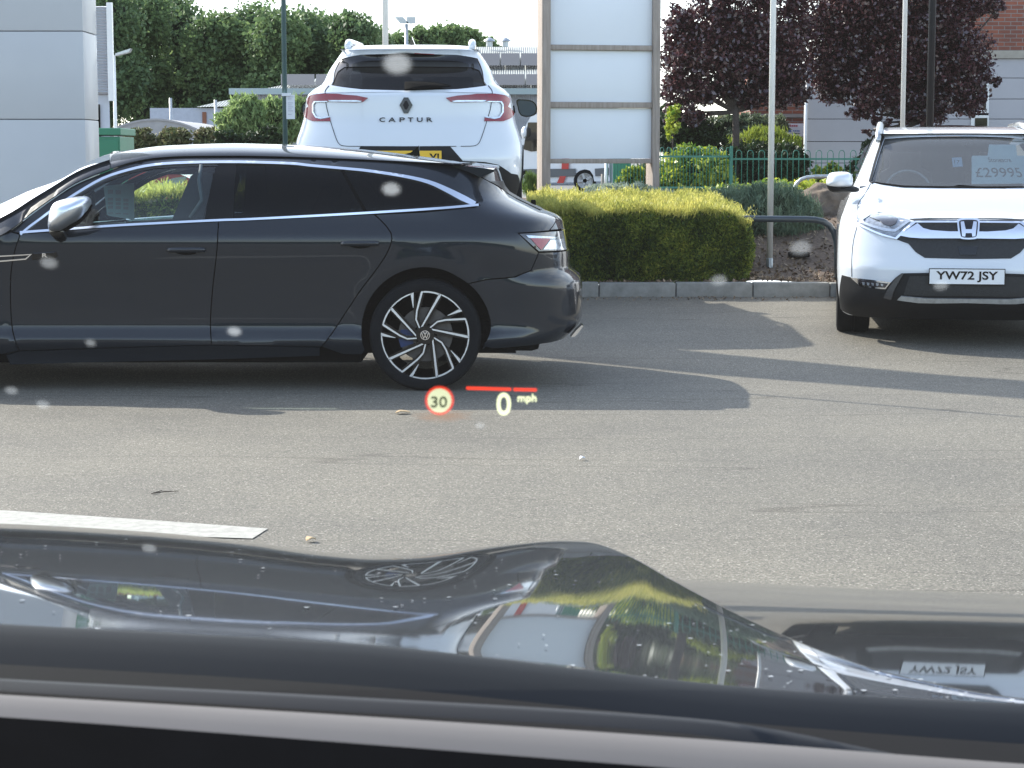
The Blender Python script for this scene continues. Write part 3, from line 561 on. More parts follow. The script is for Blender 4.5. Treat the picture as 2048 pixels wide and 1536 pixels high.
# ---- wheels ----
def tyre_prof(R, rr, w):   # (radius, along axle) closed loop
    return [(rr-.012, -w*.40),(rr+.004, -w*.5),(R-.045, -w*.53),(R-.015, -w*.5),(R, -w*.40),(R+.0, -.01),(R-.006,-.008),(R-.006,.008),(R, .01),(R, w*.40),(R-.015, w*.5),(R-.045, w*.53),(rr+.004, w*.5),(rr-.012, w*.40)]
def arrow_wheel(root, cx, yf, cz, out, R=.34, w=.245):
    """ten blade machined wheel; yf outer face, out = -1 towards the camera"""
    yc_ = yf-out*w/2; u = .268/540
    wt = MB().lathe(tyre_prof(R, .268, w), lambda a, b, h: (cx+a, yc_+h, cz+b), 64, True).build('wheel', M['rubber'], root, 35)
    rim = MB().lathe([(.262,-w*.45),(.235,-w*.2),(.225,w*.3),(.262,w*.45),(.268,w*.45),(.25,w*.3),(.25,-w*.3),(.268,-w*.45)], lambda a, b, h: (cx+a, yc_+h, cz+b), 56, True)
    f0 = lambda dep: (lambda a, b, d: (cx-out*a*u, yf-out*(dep+d), cz+b*u))
    rim.lathe([(.268,0),(.273,.0),(.273,.03),(.268,.03)], lambda a, b, h: (cx+a, yf-out*(.004+h), cz+b), 56, True)
    def rot(p, k): a = -math.radians(72*k); return (p[0]*math.cos(a)-p[1]*math.sin(a), p[0]*math.sin(a)+p[1]*math.cos(a))
    LO = [(-60,68),(-110,193),(-100,293),(-40,518),(-25,537)]; LI = [(-60,68),(190,505)]
    A5 = [(530*math.sin(math.radians(d)), 530*math.cos(math.radians(d))) for d in (-2,5,12,20)]
    A6 = [(534*math.sin(math.radians(d)), 534*math.cos(math.radians(d))) for d in (22.5,32,42,52,54)]
    blk = MB(); sil = MB()
    for k in range(5):
        r = lambda q: [rot(p, k) for p in q]
        blk.strip(r([(0,0),(-60,75),(-105,193),(-92,293),(-34,515)]), [70,60,54,52,60], f0(.012), .035)
        blk.strip(r([(10,20),(-20,110),(190,505)]), [60,70,64], f0(.012), .035)
        blk.strip(r([(445,300),(390,285),(110,120),(20,20)]), [60,55,40,40], f0(.030), .03)
        sil.strip(r(LO), [14,18,20,24,26], f0(.006), .008); sil.strip(r(LI), [16,30], f0(.006), .008)
        sil.strip(r(A5), 20, f0(.006), .008); sil.strip(r(A6), 18, f0(.006), .008); sil.strip(r([(452,312),(400,292),(275,240)]), [40,30,6], f0(.006), .008)
    blk.lathe([(.0,.004),(.055,.004),(.062,.03),(.0,.03)], lambda a, b, h: (cx+a, yf-out*h, cz+b), 28)
    rim.build('rim', M['gloss_black'], wt, 35); blk.build('spokes', M['gloss_black'], wt, 30); sil.build('machined_edges', M['machined'], wt, 30)
    MB().lathe([(.0,.0),(.026,.0),(.032,.004),(.034,.014)], lambda a, b, h: (cx+a, yf-out*h, cz+b), 28).build('hub_cap', M['gloss_black'], wt, True)
    em = MB(); fe = lambda a, b, d: (cx-out*a, yf+out*(.0015)-out*d, cz+b)
    em.strip([(.027*math.cos(i*math.pi/12), .027*math.sin(i*math.pi/12)) for i in range(25)], .004, fe, .002)
    em.strip([(-.011,.023),(0,.004),(.011,.023)], .005, fe, .002); em.strip([(-.021,.014),(-.009,-.018),(0,-.002),(.009,-.018),(.021,.014)], .005, fe, .002)
    em.build('hub_emblem', M['bright_chrome'], wt)
    MB().lathe([(.07,.06),(.165,.06),(.165,.085),(.07,.085)], lambda a, b, h: (cx+a, yf-out*h, cz+b), 40, True).build('brake_disc', M['disc'], wt, 30)
    MB().prism([(-330,-60),(-300,60),(-150,60),(-150,-110),(-300,-160)], f0(.05), .06).build('brake_caliper', M['caliper'], wt)
for cx in (XR, XF):
    arrow_wheel(est, cx, YN+.012, ZW, -1); arrow_wheel(est, cx, 2*YC-YN-.012, ZW, 1)
# arch liners
for cx in (XR, XF):
    for yy0, yy1 in ((YN+.06, YN+.42), (2*YC-YN-.42, 2*YC-YN-.06)):
        MB().grid(lambda a, y: (cx+.40*math.cos(a), y, ARZ+.40*math.sin(a)), [math.radians(-15+10*i) for i in range(22)], [yy0, yy1]).build('arch_liner', M['black'], est, True)
# price card standing on the dashboard
card = thing('price_card', 'curved pale cyan price card seen through the grey estate car side window', 'price card', at(226, 443, 12.75))
cf = lambda u, v, d: (at(u, v, 12.7)[0]+d*.3, 12.7+(u-207)*.012+d, at(u, v, 12.7)[2])
V = []; us = [207,213,219,225,231,237,243]
for u in us:
    k = (u-207)/36; V += [cf(u, 372-5*k, 0), cf(u+(0 if u > 210 else 4), 430+14*k, 0)]
mk('card', V+[(a, b+.004, c) for a, b, c in V], [(2*i,2*i+1,2*i+3,2*i+2) for i in range(6)]+[(14+2*i,14+2*i+2,14+2*i+3,14+2*i+1) for i in range(6)], M['card'], card)
mb = MB()
for k, (a, b) in enumerate(((380,388),(396,402),(404,410),(412,418),(426,428))):
    for j in range(3 if k else 2): mb.prism([(212+j*9, a+j*1.5), (218+j*9, a+j*2), (218+j*9, b+j*2), (212+j*9, b+j*1.5)], lambda u, v, d: (cf(u,v,0)[0], cf(u,v,0)[1]-.002-d, cf(u,v,0)[2]), .001)
mb.build('print', M['paper'], card)
# ---------------- cars seen end-on ----------------
class Shell:
    """body surface: s runs round the plan outline from the middle of the near end, z is height"""
    def __init__(q, xc, y0, yaw, W, D, B, p, A0):
        q.xc, q.y0, q.W, q.D, q.B, q.p, q.A0 = xc, y0, W, D, B, p, A0; q.c, q.s_ = math.cos(yaw), math.sin(yaw); q.S = A0*math.pi/2
    def loc(q, X, D, z): return (q.xc+X*q.c+D*q.s_, q.y0+D*q.c-X*q.s_, z)
    def G(q, s, z):
        a = abs(s); W, D, B = q.W(z), q.D(z), q.B(z)
        if a < q.S:
            t = a/q.A0; sn, co = math.sin(t), math.cos(t); n = (sn**q.p+co**q.p)**(1/q.p); X = W*sn/n; d = D+B*(1-co/n)
        else: X = W; d = D+B+(a-q.S)
        return q.loc(math.copysign(X, s), d, z)
    def sd(q, X, D, z):      # s of a point on the flank at depth D
        return q.S+(D-q.D(z)-q.B(z))
    def tr(q, pts, ref, dep): return [inv(q.G, a, b, (a-ref)*dep/FPX, zat(b, dep)) for a, b in pts]
def mirr(poly): return [(-s, z) for s, z in poly[::-1]]
def sym(half): return half+[(-s, z) for s, z in half[::-1]]
def plain_wheel(root, c, R, w, ax, rimc=M['disc'], spokes=5, name='wheel'):
    """c centre of the outer face, ax unit vector pointing outwards"""
    ax = Vector(ax).normalized(); e1 = Vector((0,0,1)); e2 = ax.cross(e1); c = Vector(c)
    f = lambda a, b, h: tuple(c+e2*a+e1*b-ax*h); rr = R*.70
    t = MB().lathe([(r, h+w/2) for r, h in tyre_prof(R, rr, w)], f, 44, True).build(name, M['rubber'], root, 35)
    mb = MB().lathe([(rr,.01),(rr-.02,.012),(rr-.03,.10),(0,.12)], f, 40)
    for k in range(spokes):
        a = 2*math.pi*k/spokes; u = (math.cos(a), math.sin(a)); mb.strip([(0,0),(u[0]*rr*.55,u[1]*rr*.55),(u[0]*(rr-.01),u[1]*(rr-.01))], [rr*.5,rr*.24,rr*.4], lambda a_, b_, d: f(a_, b_, .02+d), .05)
    mb.build('rim', rimc, t, 30); return t
yspan = lambda z0, z1, k=8: [z0+(z1-z0)*i/k for i in range(k+1)]

# ======== white crossover on its display ramp, seen from behind ========
CX0, CY0 = -.822, 15.7
cW = cubic([.9,1.1,1.28,1.5,1.66,1.77,1.83,1.905,1.95,2.0,2.1,2.21,2.265,2.31,2.34], [.84,.86,.90,.905,.862,.835,.828,.808,.765,.690,.655,.592,.545,.49,.40])
cD = cubic([.9,1.0,1.2,1.4,1.5,1.62,1.72,1.9,1.94,2.06,2.20,2.235,2.26,2.31,2.335], [.20,.10,.03,0,.02,.055,.085,.10,.15,.30,.47,.475,.40,.62,1.0])
cB = cubic([.9,1.5,1.9,2.0,2.34], [.42,.42,.38,.30,.26])
cp = Shell(CX0, CY0, 0.0, cW, cD, cB, 2.9, .82)
cap = thing('crossover_car', 'white crossover seen from behind on a raised ramp, above the roof of the grey estate', 'car', (CX0, CY0+2, .755))
ct = lambda pts: cp.tr(pts, 817, 15.75)
z4 = lambda pts: [(560+a/3.657, 60+b/3.657) for a, b in pts]       # from the enlarged view
wp = M['white_paint']; S = cp.S
def arch(s0, zc, r, a0, a1, n=16): return [(s0+r*math.cos(math.radians(a0+(a1-a0)*i/n)), zc+r*math.sin(math.radians(a0+(a1-a0)*i/n))) for i in range(n+1)]
sA = S+.68-.42; ZG = .755
half = [(0,1.0)]+[(S*.6,1.0)]+[(sA-.40, 1.0)]+arch(sA, ZG+.33, .37, 200, -20)+[(S+1.9,.97),(S+3.0,1.0),(S+3.2,1.4),(S+3.1,1.62),(S+2.0,1.72),(S+.6,1.80),(S+.1,1.88),(S*.8,1.915),(S*.4,1.928),(0,1.93)]
full = [(-s, z) for s, z in half[1:-1]][::-1]; full = half+full
patch('body', cp.G, full, wp, cap, .045)
# upper frame: pillars and roof edge
up = [(0,1.925),(S*.5,1.918),(S,1.875),(S+.6,1.80),(S+1.2,1.77),(S+2.2,1.73),(S+2.0,1.9),(S+1.55,2.2),(S+1.3,2.33),(0,2.335)]
upf = up[:-1]+[(0,2.335)]+[(-s, z) for s, z in up[1:-1]][::-1]
gls = ct(z4([(440,212),(600,176),(925,168),(1290,178),(1445,205),(1475,270),(1522,408),(1300,436),(925,447),(600,438),(366,406),(398,300)]))
patch('upper_body', cp.G, upf, wp, cap, .04, holes=[shrink(gls, .004)])
patch('rear_window', cp.G, gls, M['glass_dark'], cap, .04, off=-.012)
patch('window_frit', cp.G, ct(z4([(440,212),(600,176),(925,168),(1290,178),(1445,205),(1475,270),(1522,408),(1500,380),(1460,290),(1400,268),(925,262),(470,265),(420,300),(385,380),(366,406),(398,300)])), M['gloss_black'], cap, .04, off=-.006)
patch('brake_light', cp.G, ct(z4([(985,168),(1130,172),(1130,180),(985,176)])), M['lamp_red'], cap, .04, off=.004, thick=.01)
rf = lambda x, y: (CX0+x, y, 2.275+.045*(1-(abs(x)/.56)**2.3)*sm((y-16.2)/.5)-.0*(y-16.2)-.18*sm((y-17.9)/1.1))
MB().grid(rf, [-.56+.07*i for i in range(17)], [16.25+.15*i for i in range(19)]).build('roof', wp, cap, True)
for sg in (1, -1):
    patch('side_window', cp.G, [(sg*s, z) for s, z in [(S+.25,1.90),(S+2.0,1.80),(S+1.5,2.16),(S+.45,2.18),(S+.15,2.05)]], M['glass_dark'], cap, .06, off=.006)
    mb = MB(); mb.tube([(CX0+sg*.50,16.28,2.295),(CX0+sg*.50,16.42,2.335),(CX0+sg*.495,16.7,2.352),(CX0+sg*.49,17.6,2.385),(CX0+sg*.48,17.9,2.31)], [.026,.032,.026,.02,.018], 8); mb.build('roof_rail', wp, cap, True)
    # lamps: traced on the left, mirrored
    Lq = [(183,560),(200,505),(240,478),(300,470),(420,470),(560,480),(645,497),(610,525),(560,530),(430,527),(350,520),(255,520),(238,545),(240,600),(262,640),(300,655),(368,640),(370,668),(240,668),(200,650),(180,610)]
    poly = ct(z4(Lq)); poly = poly if sg < 0 else [(-s, z) for s, z in poly]
    lm = patch('tail_lamp', cp.G, poly, M['lamp_red'], cap, .03, off=.008, thick=.015)
    q = ct(z4([(255,522),(350,520),(350,527),(262,530),(250,550),(252,600),(270,632),(300,642),(366,632),(366,640),(300,652),(266,644),(242,602),(242,545)])); q = q if sg < 0 else [(-s, z) for s, z in q]
    patch('light_guide', cp.G, q, M['lamp_clear'], lm, .03, off=.012, thick=.004)
    q = ct(z4([(355,514),(560,514),(600,520),(590,527),(370,524)])); q = q if sg < 0 else [(-s, z) for s, z in q]
    patch('light_strip', cp.G, q, M['lamp_clear'], lm, .03, off=.012, thick=.004)
    patch('mirror_arm', cp.G, [(sg*(S+1.42),1.80),(sg*(S+1.55),1.80),(sg*(S+1.55),1.86),(sg*(S+1.42),1.86)], M['black'], cap, .05, off=.02, thick=.05)
    mo = spl([(1731,512),(1790,508),(1850,520),(1880,560),(1875,610),(1840,632),(1790,635),(1755,618),(1738,570)], 4, True)
    mx0 = 2*CX0; fm = (lambda u, v, d: (lambda q: (q[0], 17.9+d, q[2]))(at(560+u/3.657, 60+v/3.657, 17.9))) if sg > 0 else (lambda u, v, d: (lambda q: (mx0-q[0], 17.9+d, q[2]))(at(560+u/3.657, 60+v/3.657, 17.9)))
    mb = MB(); dome(mb, mo, fm, .14, 6); mm = mb.build('wing_mirror', M['gloss_black'], cap, 50)
    c_ = np.mean(mo, 0); mb = MB(); mb.prism([(c_[0]+(a-c_[0])*.86, c_[1]+(b-c_[1])*.86) for a, b in mo], lambda u, v, d: fm(u, v, -.004-d), .003); mb.build('mirror_glass', pbr('dark mirror glass', (.03,.05,.065), .15, spec=.4), mm)
def line(Gf, trf, pts, w, name, par, m=M['black'], off=.004): return patch(name, Gf, trf(ribbon(pts, w)), m, par, .04, off=off, thick=.002)
sl = spl(z4([(360,408),(335,440),(330,475),(345,580),(380,700),(410,790),(430,830),(465,848),(560,851)]), 3)
line(cp.G, ct, sl, 1.1, 'tailgate_seam', cap); line(cp.G, ct, [(2*817.3-a, b) for a, b in sl], 1.1, 'tailgate_seam', cap)
line(cp.G, ct, z4([(560,851),(925,853),(1290,851)]), 1.1, 'tailgate_seam', cap)
dia = ct(z4([(907,494),(938,494),(970,550),(938,610),(907,610),(875,550)])); patch('diamond_badge', cp.G, dia, M['gloss_black'], cap, .03, off=.012, thick=.012)
patch('badge_facet', cp.G, ct(z4([(915,520),(930,520),(944,550),(930,582),(915,582),(900,550)])), M['trim_black'], cap, .03, off=.017, thick=.004)
def boxtext(txt, G, trf, px0, px1, py, h, name, m, par, depth=.006, off=.003, bold=.0):
    """letters fitted between two pixels across surface G"""
    V0, F0 = textmesh(txt, 1, lambda u, v, d: (u, v, d), 1, bold=bold); a = np.array(V0); x0, x1 = a[:,0].min(), a[:,0].max(); y0, y1 = a[:,1].min(), a[:,1].max()
    P0, P1, P2 = trf([(px0, py)])[0], trf([(px1, py)])[0], trf([(px0, py-h)])[0]; V = []
    for u, v, d in V0:
        s = P0[0]+(P1[0]-P0[0])*(u-x0)/(x1-x0); z = P0[1]+(P1[1]-P0[1])*(u-x0)/(x1-x0)+(P2[1]-P0[1])*(v-y0)/(y1-y0)
        p = np.array(G(s, z)); e = 1e-3; n = np.cross(np.array(G(s+e,z))-np.array(G(s-e,z)), np.array(G(s,z+e))-np.array(G(s,z-e))); n /= np.linalg.norm(n); V.append(tuple(p+n*(off+depth*d)))
    return mk(name, V, F0, m, par)
for ch, a_, b_ in (('C',758.5,770),('A',777,791),('P',799,810),('T',815.5,827),('U',834,845.5),('R',853.5,865)): boxtext(ch, cp.G, ct, a_, b_, 244, 9, 'badge_letter', M['gloss_black'], cap, bold=.012)
patch('plate_recess', cp.G, ct(z4([(590,853),(1245,853),(1340,960),(1390,1100),(460,1100),(520,960)])), M['trim_black'], cap, .05, off=.004, thick=.002)
pf = lambda px, py: at(px, py, 15.66)
mb = MB(); p0, p1 = pf(745,301.5), pf(883,301.5); mb.box(p0[0]-.0, p1[0], 15.655, 15.67, p0[2]-.111, p0[2], .003); pl = mb.build('number_plate', M['plate_yellow'], cap)
tm = lambda u, v, d: (p1[0]-.015+u, 15.655-d, p0[2]-.095+v)
V, F_ = textmesh('YJ', .105, tm, .001, align='RIGHT', bold=.02, sx=.85); mk('plate_lettering', V, F_, M['gloss_black'], pl)
patch('lower_bumper', cp.G, sym(ct([(929,321.5),(970,324),(995,329),(1011,339),(1022,347),(1034,349)])[::-1]) and [(0,1.02)]+[(S*.7,1.02),(S+.0,1.10)]+ct([(1034,349),(1022,347),(1011,339),(995,329),(970,324),(929,321.5)])+[(0,1.31)]+[(-s, z) for s, z in ct([(929,321.5),(970,324),(995,329),(1011,339),(1022,347),(1034,349)])]+[(-S,1.10),(-S*.7,1.02)], M['trim_black'], cap, .04, off=.005, thick=.01)
for sg in (1, -1):
    q = arch(sA, ZG+.33, .37, 200, -20)+arch(sA, ZG+.33, .43, -20, 200); patch('arch_trim', cp.G, [(sg*s, z) for s, z in q], M['trim_black'], cap, .05, off=.012, thick=.02)
    plain_wheel(cap, (CX0+sg*.895, CY0+.70, ZG+.34), .34, .23, (sg,0,0)); plain_wheel(cap, (CX0+sg*.88, CY0+3.3, ZG+.34), .34, .23, (sg,0,0))
mb = MB(); mb.prism([(930,140),(940,128),(953,95),(962,68),(968,52),(973,70),(990,110),(988,130),(960,140)], lambda u, v, d: (at(560+u/3.657, 60+v/3.657, 16.9)[0], 16.8+d, at(560+u/3.657, 60+v/3.657, 16.9)[2]), .18); mb.build('roof_aerial', M['gloss_black'], cap)
w0 = lambda u, v, d: (lambda p: (p[0], p[1]-.02-d, p[2]))(cp.G(*ct([(560+u/3.657, 60+v/3.657)])[0]))
mb = MB(); dome(mb, spl([(912,385),(925,378),(1000,374),(1120,380),(1230,398),(1255,411),(1230,418),(1060,432),(930,436),(912,428)], 2, True), w0, .035, 4); mb.build('rear_wiper', M['black'], cap, 50)
mb = MB(); mb.box(CX0-.8, CX0+.8, CY0+.15, CY0+3.9, ZG+.22, ZG+.38); mb.box(CX0-.62, CX0+.62, CY0+.6, CY0+3.4, ZG+.38, 1.75); mb.build('underbody', M['black'], cap)
for dx in (-.55, -.02): MB().box(CX0+dx+.05, CX0+dx+.5, CY0+2.1, CY0+2.25, 1.7, 2.12, .04).build('front_seat', M['seat'], cap, True)
MB().box(CX0-.6, CX0+.6, CY0+1.1, CY0+1.25, 1.7, 1.99, .04).build('rear_seat', M['seat'], cap, True)
rmp = MB(); rmp.prism([(CX0-1.0,.02),(CX0+.95,.02),(CX0+.95,.745),(CX0+.94,.755),(CX0-.99,.755),(CX0-1.0,.745)], lambda u, v, d: (u, CY0-.35+d, v), 5.4)
r_ = rmp.build('display_plinth', M['concrete']); r_['label'] = 'low concrete display plinth under the white crossover behind the grey estate'; r_['category'] = 'plinth'

# ======== white SUV facing the camera ========
HX, HY, HYAW = 3.235, 14.2, math.radians(9)
HG = gz(15)
hW = cubic([.2,.3,.45,.62,.85,.95,1.03,1.10,1.18,1.3,1.45,1.58,1.63,1.68], [.84,.88,.905,.915,.912,.895,.865,.835,.80,.745,.68,.615,.57,.50])
hD = cubic([.2,.3,.36,.45,.60,.72,.82,.90,.955,.98,1.03,1.09,1.17,1.19,1.30,1.45,1.575,1.61,1.65,1.68], [.16,.07,.02,.0,.0,.03,.06,.09,.15,.24,.50,.80,1.10,1.14,1.32,1.56,1.78,1.90,2.2,2.7])
hB = cubic([.2,.85,1.0,1.18,1.3,1.7], [.50,.50,.42,.22,.20,.20])
hs = Shell(HX, HY, HYAW, hW, hD, hB, 2.7, .86)
suv = thing('suv', 'white SUV facing the camera with chrome grille and a price sheet behind its windscreen', 'car', (HX+.4, HY+2.3, HG))
z6 = lambda pts: [(1640+a/3.339, 220+b/3.339) for a, b in pts]
ht = lambda pts: hs.tr(pts, 1937, 14.5)
S = hs.S; sF = S+.92-.50; G = hs.G
half = [(0,.26),(S*.7,.26),(sF-.40,.30)]+arch(sF, HG+.36, .39, 190, -12)+[(S+2.6,.3),(S+3.6,.4),(S+3.6,1.02),(S+2,1.05),(S+1.0,1.10),(S+.45,1.14),(S+.1,1.172),(0,1.18)]
patch('body', G, half+[(-s, z) for s, z in half[1:-1]][::-1], wp, suv, .04)
gl = ht(z6([(432,190),(600,178),(800,172),(1000,171)])); gb = ht(z6([(338,478),(420,498),(560,517),(800,524),(1000,525)]))
wl = [(s, z) for s, z in gl[:-1]]+[(0, gl[-1][1])]; wb = [(s, z) for s, z in gb[:-1]]+[(0, gb[-1][1])]
wind = wl+[(-s, z) for s, z in wl[:-1]][::-1]+[(-s, z) for s, z in wb[:-1]]+wb[::-1]
upf = [(0,1.178),(S+.1,1.17),(S+.45,1.14),(S+.9,1.50),(S+1.0,1.60),(S+.9,1.66),(S*.5,1.66),(0,1.66)]
upf = upf+[(-s, z) for s, z in upf[1:-1]][::-1]
patch('windscreen_frame', G, upf, wp, suv, .04, holes=[shrink(wind, .005)])
patch('windscreen', G, wind, M['glass_screen'], suv, .05, off=-.01)
patch('screen_seal', G, ht(ribbon(z6([(425,180),(400,250),(365,360),(333,478),(352,490)]), 4.2)), M['trim_black'], suv, .04, off=.006, thick=.01)
patch('cowl_panel', G, ht(z6([(345,482),(420,500),(560,518),(800,522),(1120,524),(1400,520),(1400,514),(1100,516),(800,514),(560,510),(420,492)])), M['black'], suv, .04, off=.008, thick=.01)
rfh = lambda x, d: hs.loc(x, d, 1.60+.075*(1-(abs(x)/.62)**2.2)*sm((d-1.75)/.9)-.10*sm((d-3.4)/1.2))
MB().grid(rfh, [-.62+.0775*i for i in range(17)], [1.80+.2*i for i in range(14)]).build('roof', wp, suv, True)
ra = lambda x, d: tuple(np.array(rfh(x, d))+np.array((0,0,.006)))
MB().grid(ra, [-.44+.088*i for i in range(11)], [2.0+.2*i for i in range(8)]).build('glass_roof', M['gloss_black'], suv, True)
for sg in (1, -1):
    patch('side_window', G, [(sg*s, z) for s, z in [(S+.42,1.17),(S+2.9,1.14),(S+2.8,1.5),(S+1.3,1.53),(S+1.0,1.50)]], M['glass_dark'], suv, .06, off=.006)
    mb = MB(); mb.tube([hs.loc(sg*.605,1.72,1.545), hs.loc(sg*.600,1.86,1.60), hs.loc(sg*.585,2.1,1.645), hs.loc(sg*.57,2.6,1.685), hs.loc(sg*.56,3.4,1.68), hs.loc(sg*.56,3.7,1.60)], [.02,.026,.028,.026,.026,.02], 8); mb.build('roof_rail', wp if sg > 0 else M['galv'], suv, True)
    # head lamp
    sel = lambda q: q if sg < 0 else [(-s, z) for s, z in q]
    hl = patch('headlight', G, sel(ht(z6([(250,645),(330,668),(470,700),(600,738),(610,750),(560,800),(522,838),(500,862),(420,838),(330,800),(262,765),(247,700)]))), M['head'], suv, .03, off=.006, thick=.01)
    patch('lamp_lens', G, sel(ht(z6([(262,665),(330,680),(350,700),(290,740),(300,755),(420,790),(500,800),(585,745),(600,752),(505,818),(430,810),(300,770),(262,750),(254,700)]))), M['lamp_clear'], hl, .02, off=.012, thick=.004)
    patch('lamp_reflector', G, sel(ht(z6([(345,700),(440,712),(520,732),(505,765),(470,780),(420,765),(400,745),(330,722)]))), M['lamp_smoke'], hl, .015, off=.011, thick=.004)
    patch('lamp_trim', G, sel(ht(z6([(250,755),(330,795),(420,830),(505,855),(560,800),(620,752),(640,758),(575,812),(515,866),(420,843),(328,805),(250,768)]))), M['bright_chrome'], hl, .02, off=.014, thick=.006)
    # fog lamp
    fg = patch('fog_lamp', G, sel(ht(z6([(213,1117),(340,1132),(476,1150),(440,1196),(360,1190),(272,1172)]))), M['bright_chrome'], suv, .03, off=.014, thick=.01)
    patch('lamp_lens', G, sel(ht(z6([(262,1130),(460,1156),(438,1186),(360,1180),(280,1162)]))), M['lamp_smoke'], fg, .03, off=.018, thick=.004)
    for k in range(5):
        a = 290+k*30; patch('led_reflector', G, sel(ht(z6([(a,1146+k*3),(a+18,1149+k*3),(a+16,1168+k*2),(a+4,1166+k*2)]))), M['lamp_clear'], fg, .02, off=.021, thick=.002)
    fm = (lambda u, v, d: (lambda q: (q[0], 15.35+d, q[2]))(at(1640+u/3.339, 220+v/3.339, 15.4)))
    if sg > 0:
        cx2 = hs.loc(0, 1.15, 0); mo_ = lambda p: tuple((lambda X, D: hs.loc(-X, D, p[2]))(((p[0]-HX)*hs.c-(p[1]-HY)*hs.s_), (p[0]-HX)*hs.s_+(p[1]-HY)*hs.c)); f_0 = fm; fm = lambda u, v, d, f_0=f_0: mo_(f_0(u, v, d))
    mb = MB(); dome(mb, spl([(38,500),(36,470),(48,435),(70,418),(130,411),(180,415),(203,440),(207,480),(195,510),(140,518),(70,514)], 4, True), lambda u, v, d: fm(u, v, -d), .13, 7, 2.4); mm = mb.build('wing_mirror', wp, suv, 60)
    mb = MB(); dome(mb, spl([(38,502),(60,514),(140,518),(200,505),(252,520),(248,545),(180,552),(90,550),(55,535)], 3, True), lambda u, v, d: fm(u, v, -d+.01), .10, 5); mb.build('mirror_base', M['trim_black'], mm, 60)
    mb = MB(); mb.prism([(60,430),(190,430),(195,505),(60,505)], lambda u, v, d: fm(u, v, d), .02); mb.build('mirror_glass', M['bright_chrome'], mm)
    plain_wheel(suv, hs.loc(sg*.905, .93, HG+.345), .345, .235, (sg*hs.c, -sg*hs.s_, 0), M['machined']); plain_wheel(suv, hs.loc(sg*.90, 3.6, HG+.36), .345, .235, (sg*hs.c, -sg*hs.s_, 0), M['machined'])
    q = arch(sF, HG+.36, .39, 190, -12)+arch(sF, HG+.36, .46, -12, 190); patch('arch_trim', G, [(sg*s, z) for s, z in q], M['trim_black'], suv, .05, off=.010, thick=.02)
# grille
gm = bpy.data.materials.new('grille mesh'); gm.use_nodes = True; N_, L_ = nodes(gm); tc_ = N_.new('ShaderNodeTexCoord'); vo = N_.new('ShaderNodeTexVoronoi'); vo.inputs['Scale'].default_value = 75; vo.feature = 'DISTANCE_TO_EDGE'; L_(tc_.outputs['Object'], vo.inputs[0])
rr_ = N_.new('ShaderNodeValToRGB'); rr_.color_ramp.elements[0].color = (.014,.014,.016,1); rr_.color_ramp.elements[1].color = (.002,.002,.002,1); rr_.color_ramp.elements[1].position = .2; L_(vo.outputs[0], rr_.inputs[0]); L_(rr_.outputs[0], N_['Principled BSDF'].inputs['Base Color'])
def hsym(pts): h = ht(z6(pts)); h[0] = (0, h[0][1]); h[-1] = (0, h[-1][1]); return h+[(-s, z) for s, z in h[1:-1]][::-1]
gr = patch('grille', G, hsym([(990,995),(880,993),(700,988),(640,950),(590,893),(515,866),(560,800),(640,745),(598,728),(800,733),(990,736)]), gm, suv, .03, off=.004, thick=.006)
patch('chrome_bar', G, hsym([(990,864),(830,864),(680,864),(600,858),(540,846),(590,806),(652,774),(690,800),(740,812),(860,820),(990,820)]), M['bright_chrome'], gr, .02, off=.03, thick=.03)
patch('chrome_strip', G, hsym([(990,767),(915,766),(640,766),(575,812),(545,846),(532,840),(560,806),(632,756),(800,755),(990,756)]), M['bright_chrome'], gr, .02, off=.022, thick=.02)
patch('radar_panel', G, hsym([(990,970),(935,969),(918,914),(990,914)]), M['gloss_black'], gr, .03, off=.01, thick=.006)
bo = spl([(915,790),(916,765),(940,757),(990,755),(1040,757),(1062,765),(1062,795),(1056,845),(1046,868),(1010,875),(968,875),(934,868),(924,845)], 3, True)
bd = patch('badge', G, ht(z6(bo)), M['bright_chrome'], gr, .02, off=.045, thick=.03); c_ = np.mean(bo, 0)
patch('badge_field', G, ht(z6([(c_[0]+(a-c_[0])*.84, c_[1]+(b-c_[1])*.82) for a, b in bo])), M['gloss_black'], bd, .02, off=.047, thick=.002)
for q in ([(936,778),(958,776),(972,822),(966,858),(946,856)], [(1044,778),(1022,776),(1008,822),(1014,858),(1034,856)]): patch('badge_letter', G, ht(z6(q)), M['bright_chrome'], bd, .02, off=.052, thick=.004)
patch('badge_letter', G, ht(z6([(958,814),(1022,814),(1018,836),(962,836)])), M['bright_chrome'], bd, .02, off=.0515, thick=.004)
# shut lines, plus a dark line painted for the bumper's crease shadow
ht_ = lambda pts: ht(pts)
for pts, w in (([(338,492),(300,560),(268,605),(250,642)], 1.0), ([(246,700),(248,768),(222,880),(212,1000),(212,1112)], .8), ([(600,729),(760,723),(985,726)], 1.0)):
    q = ht(ribbon(spl(z6(pts), 3), w)); patch('shut_and_shade_line', G, q, M['trim_black'], suv, .04, off=.002, thick=.002); patch('shut_and_shade_line', G, [(-a, b) for a, b in q], M['trim_black'], suv, .04, off=.002, thick=.002)
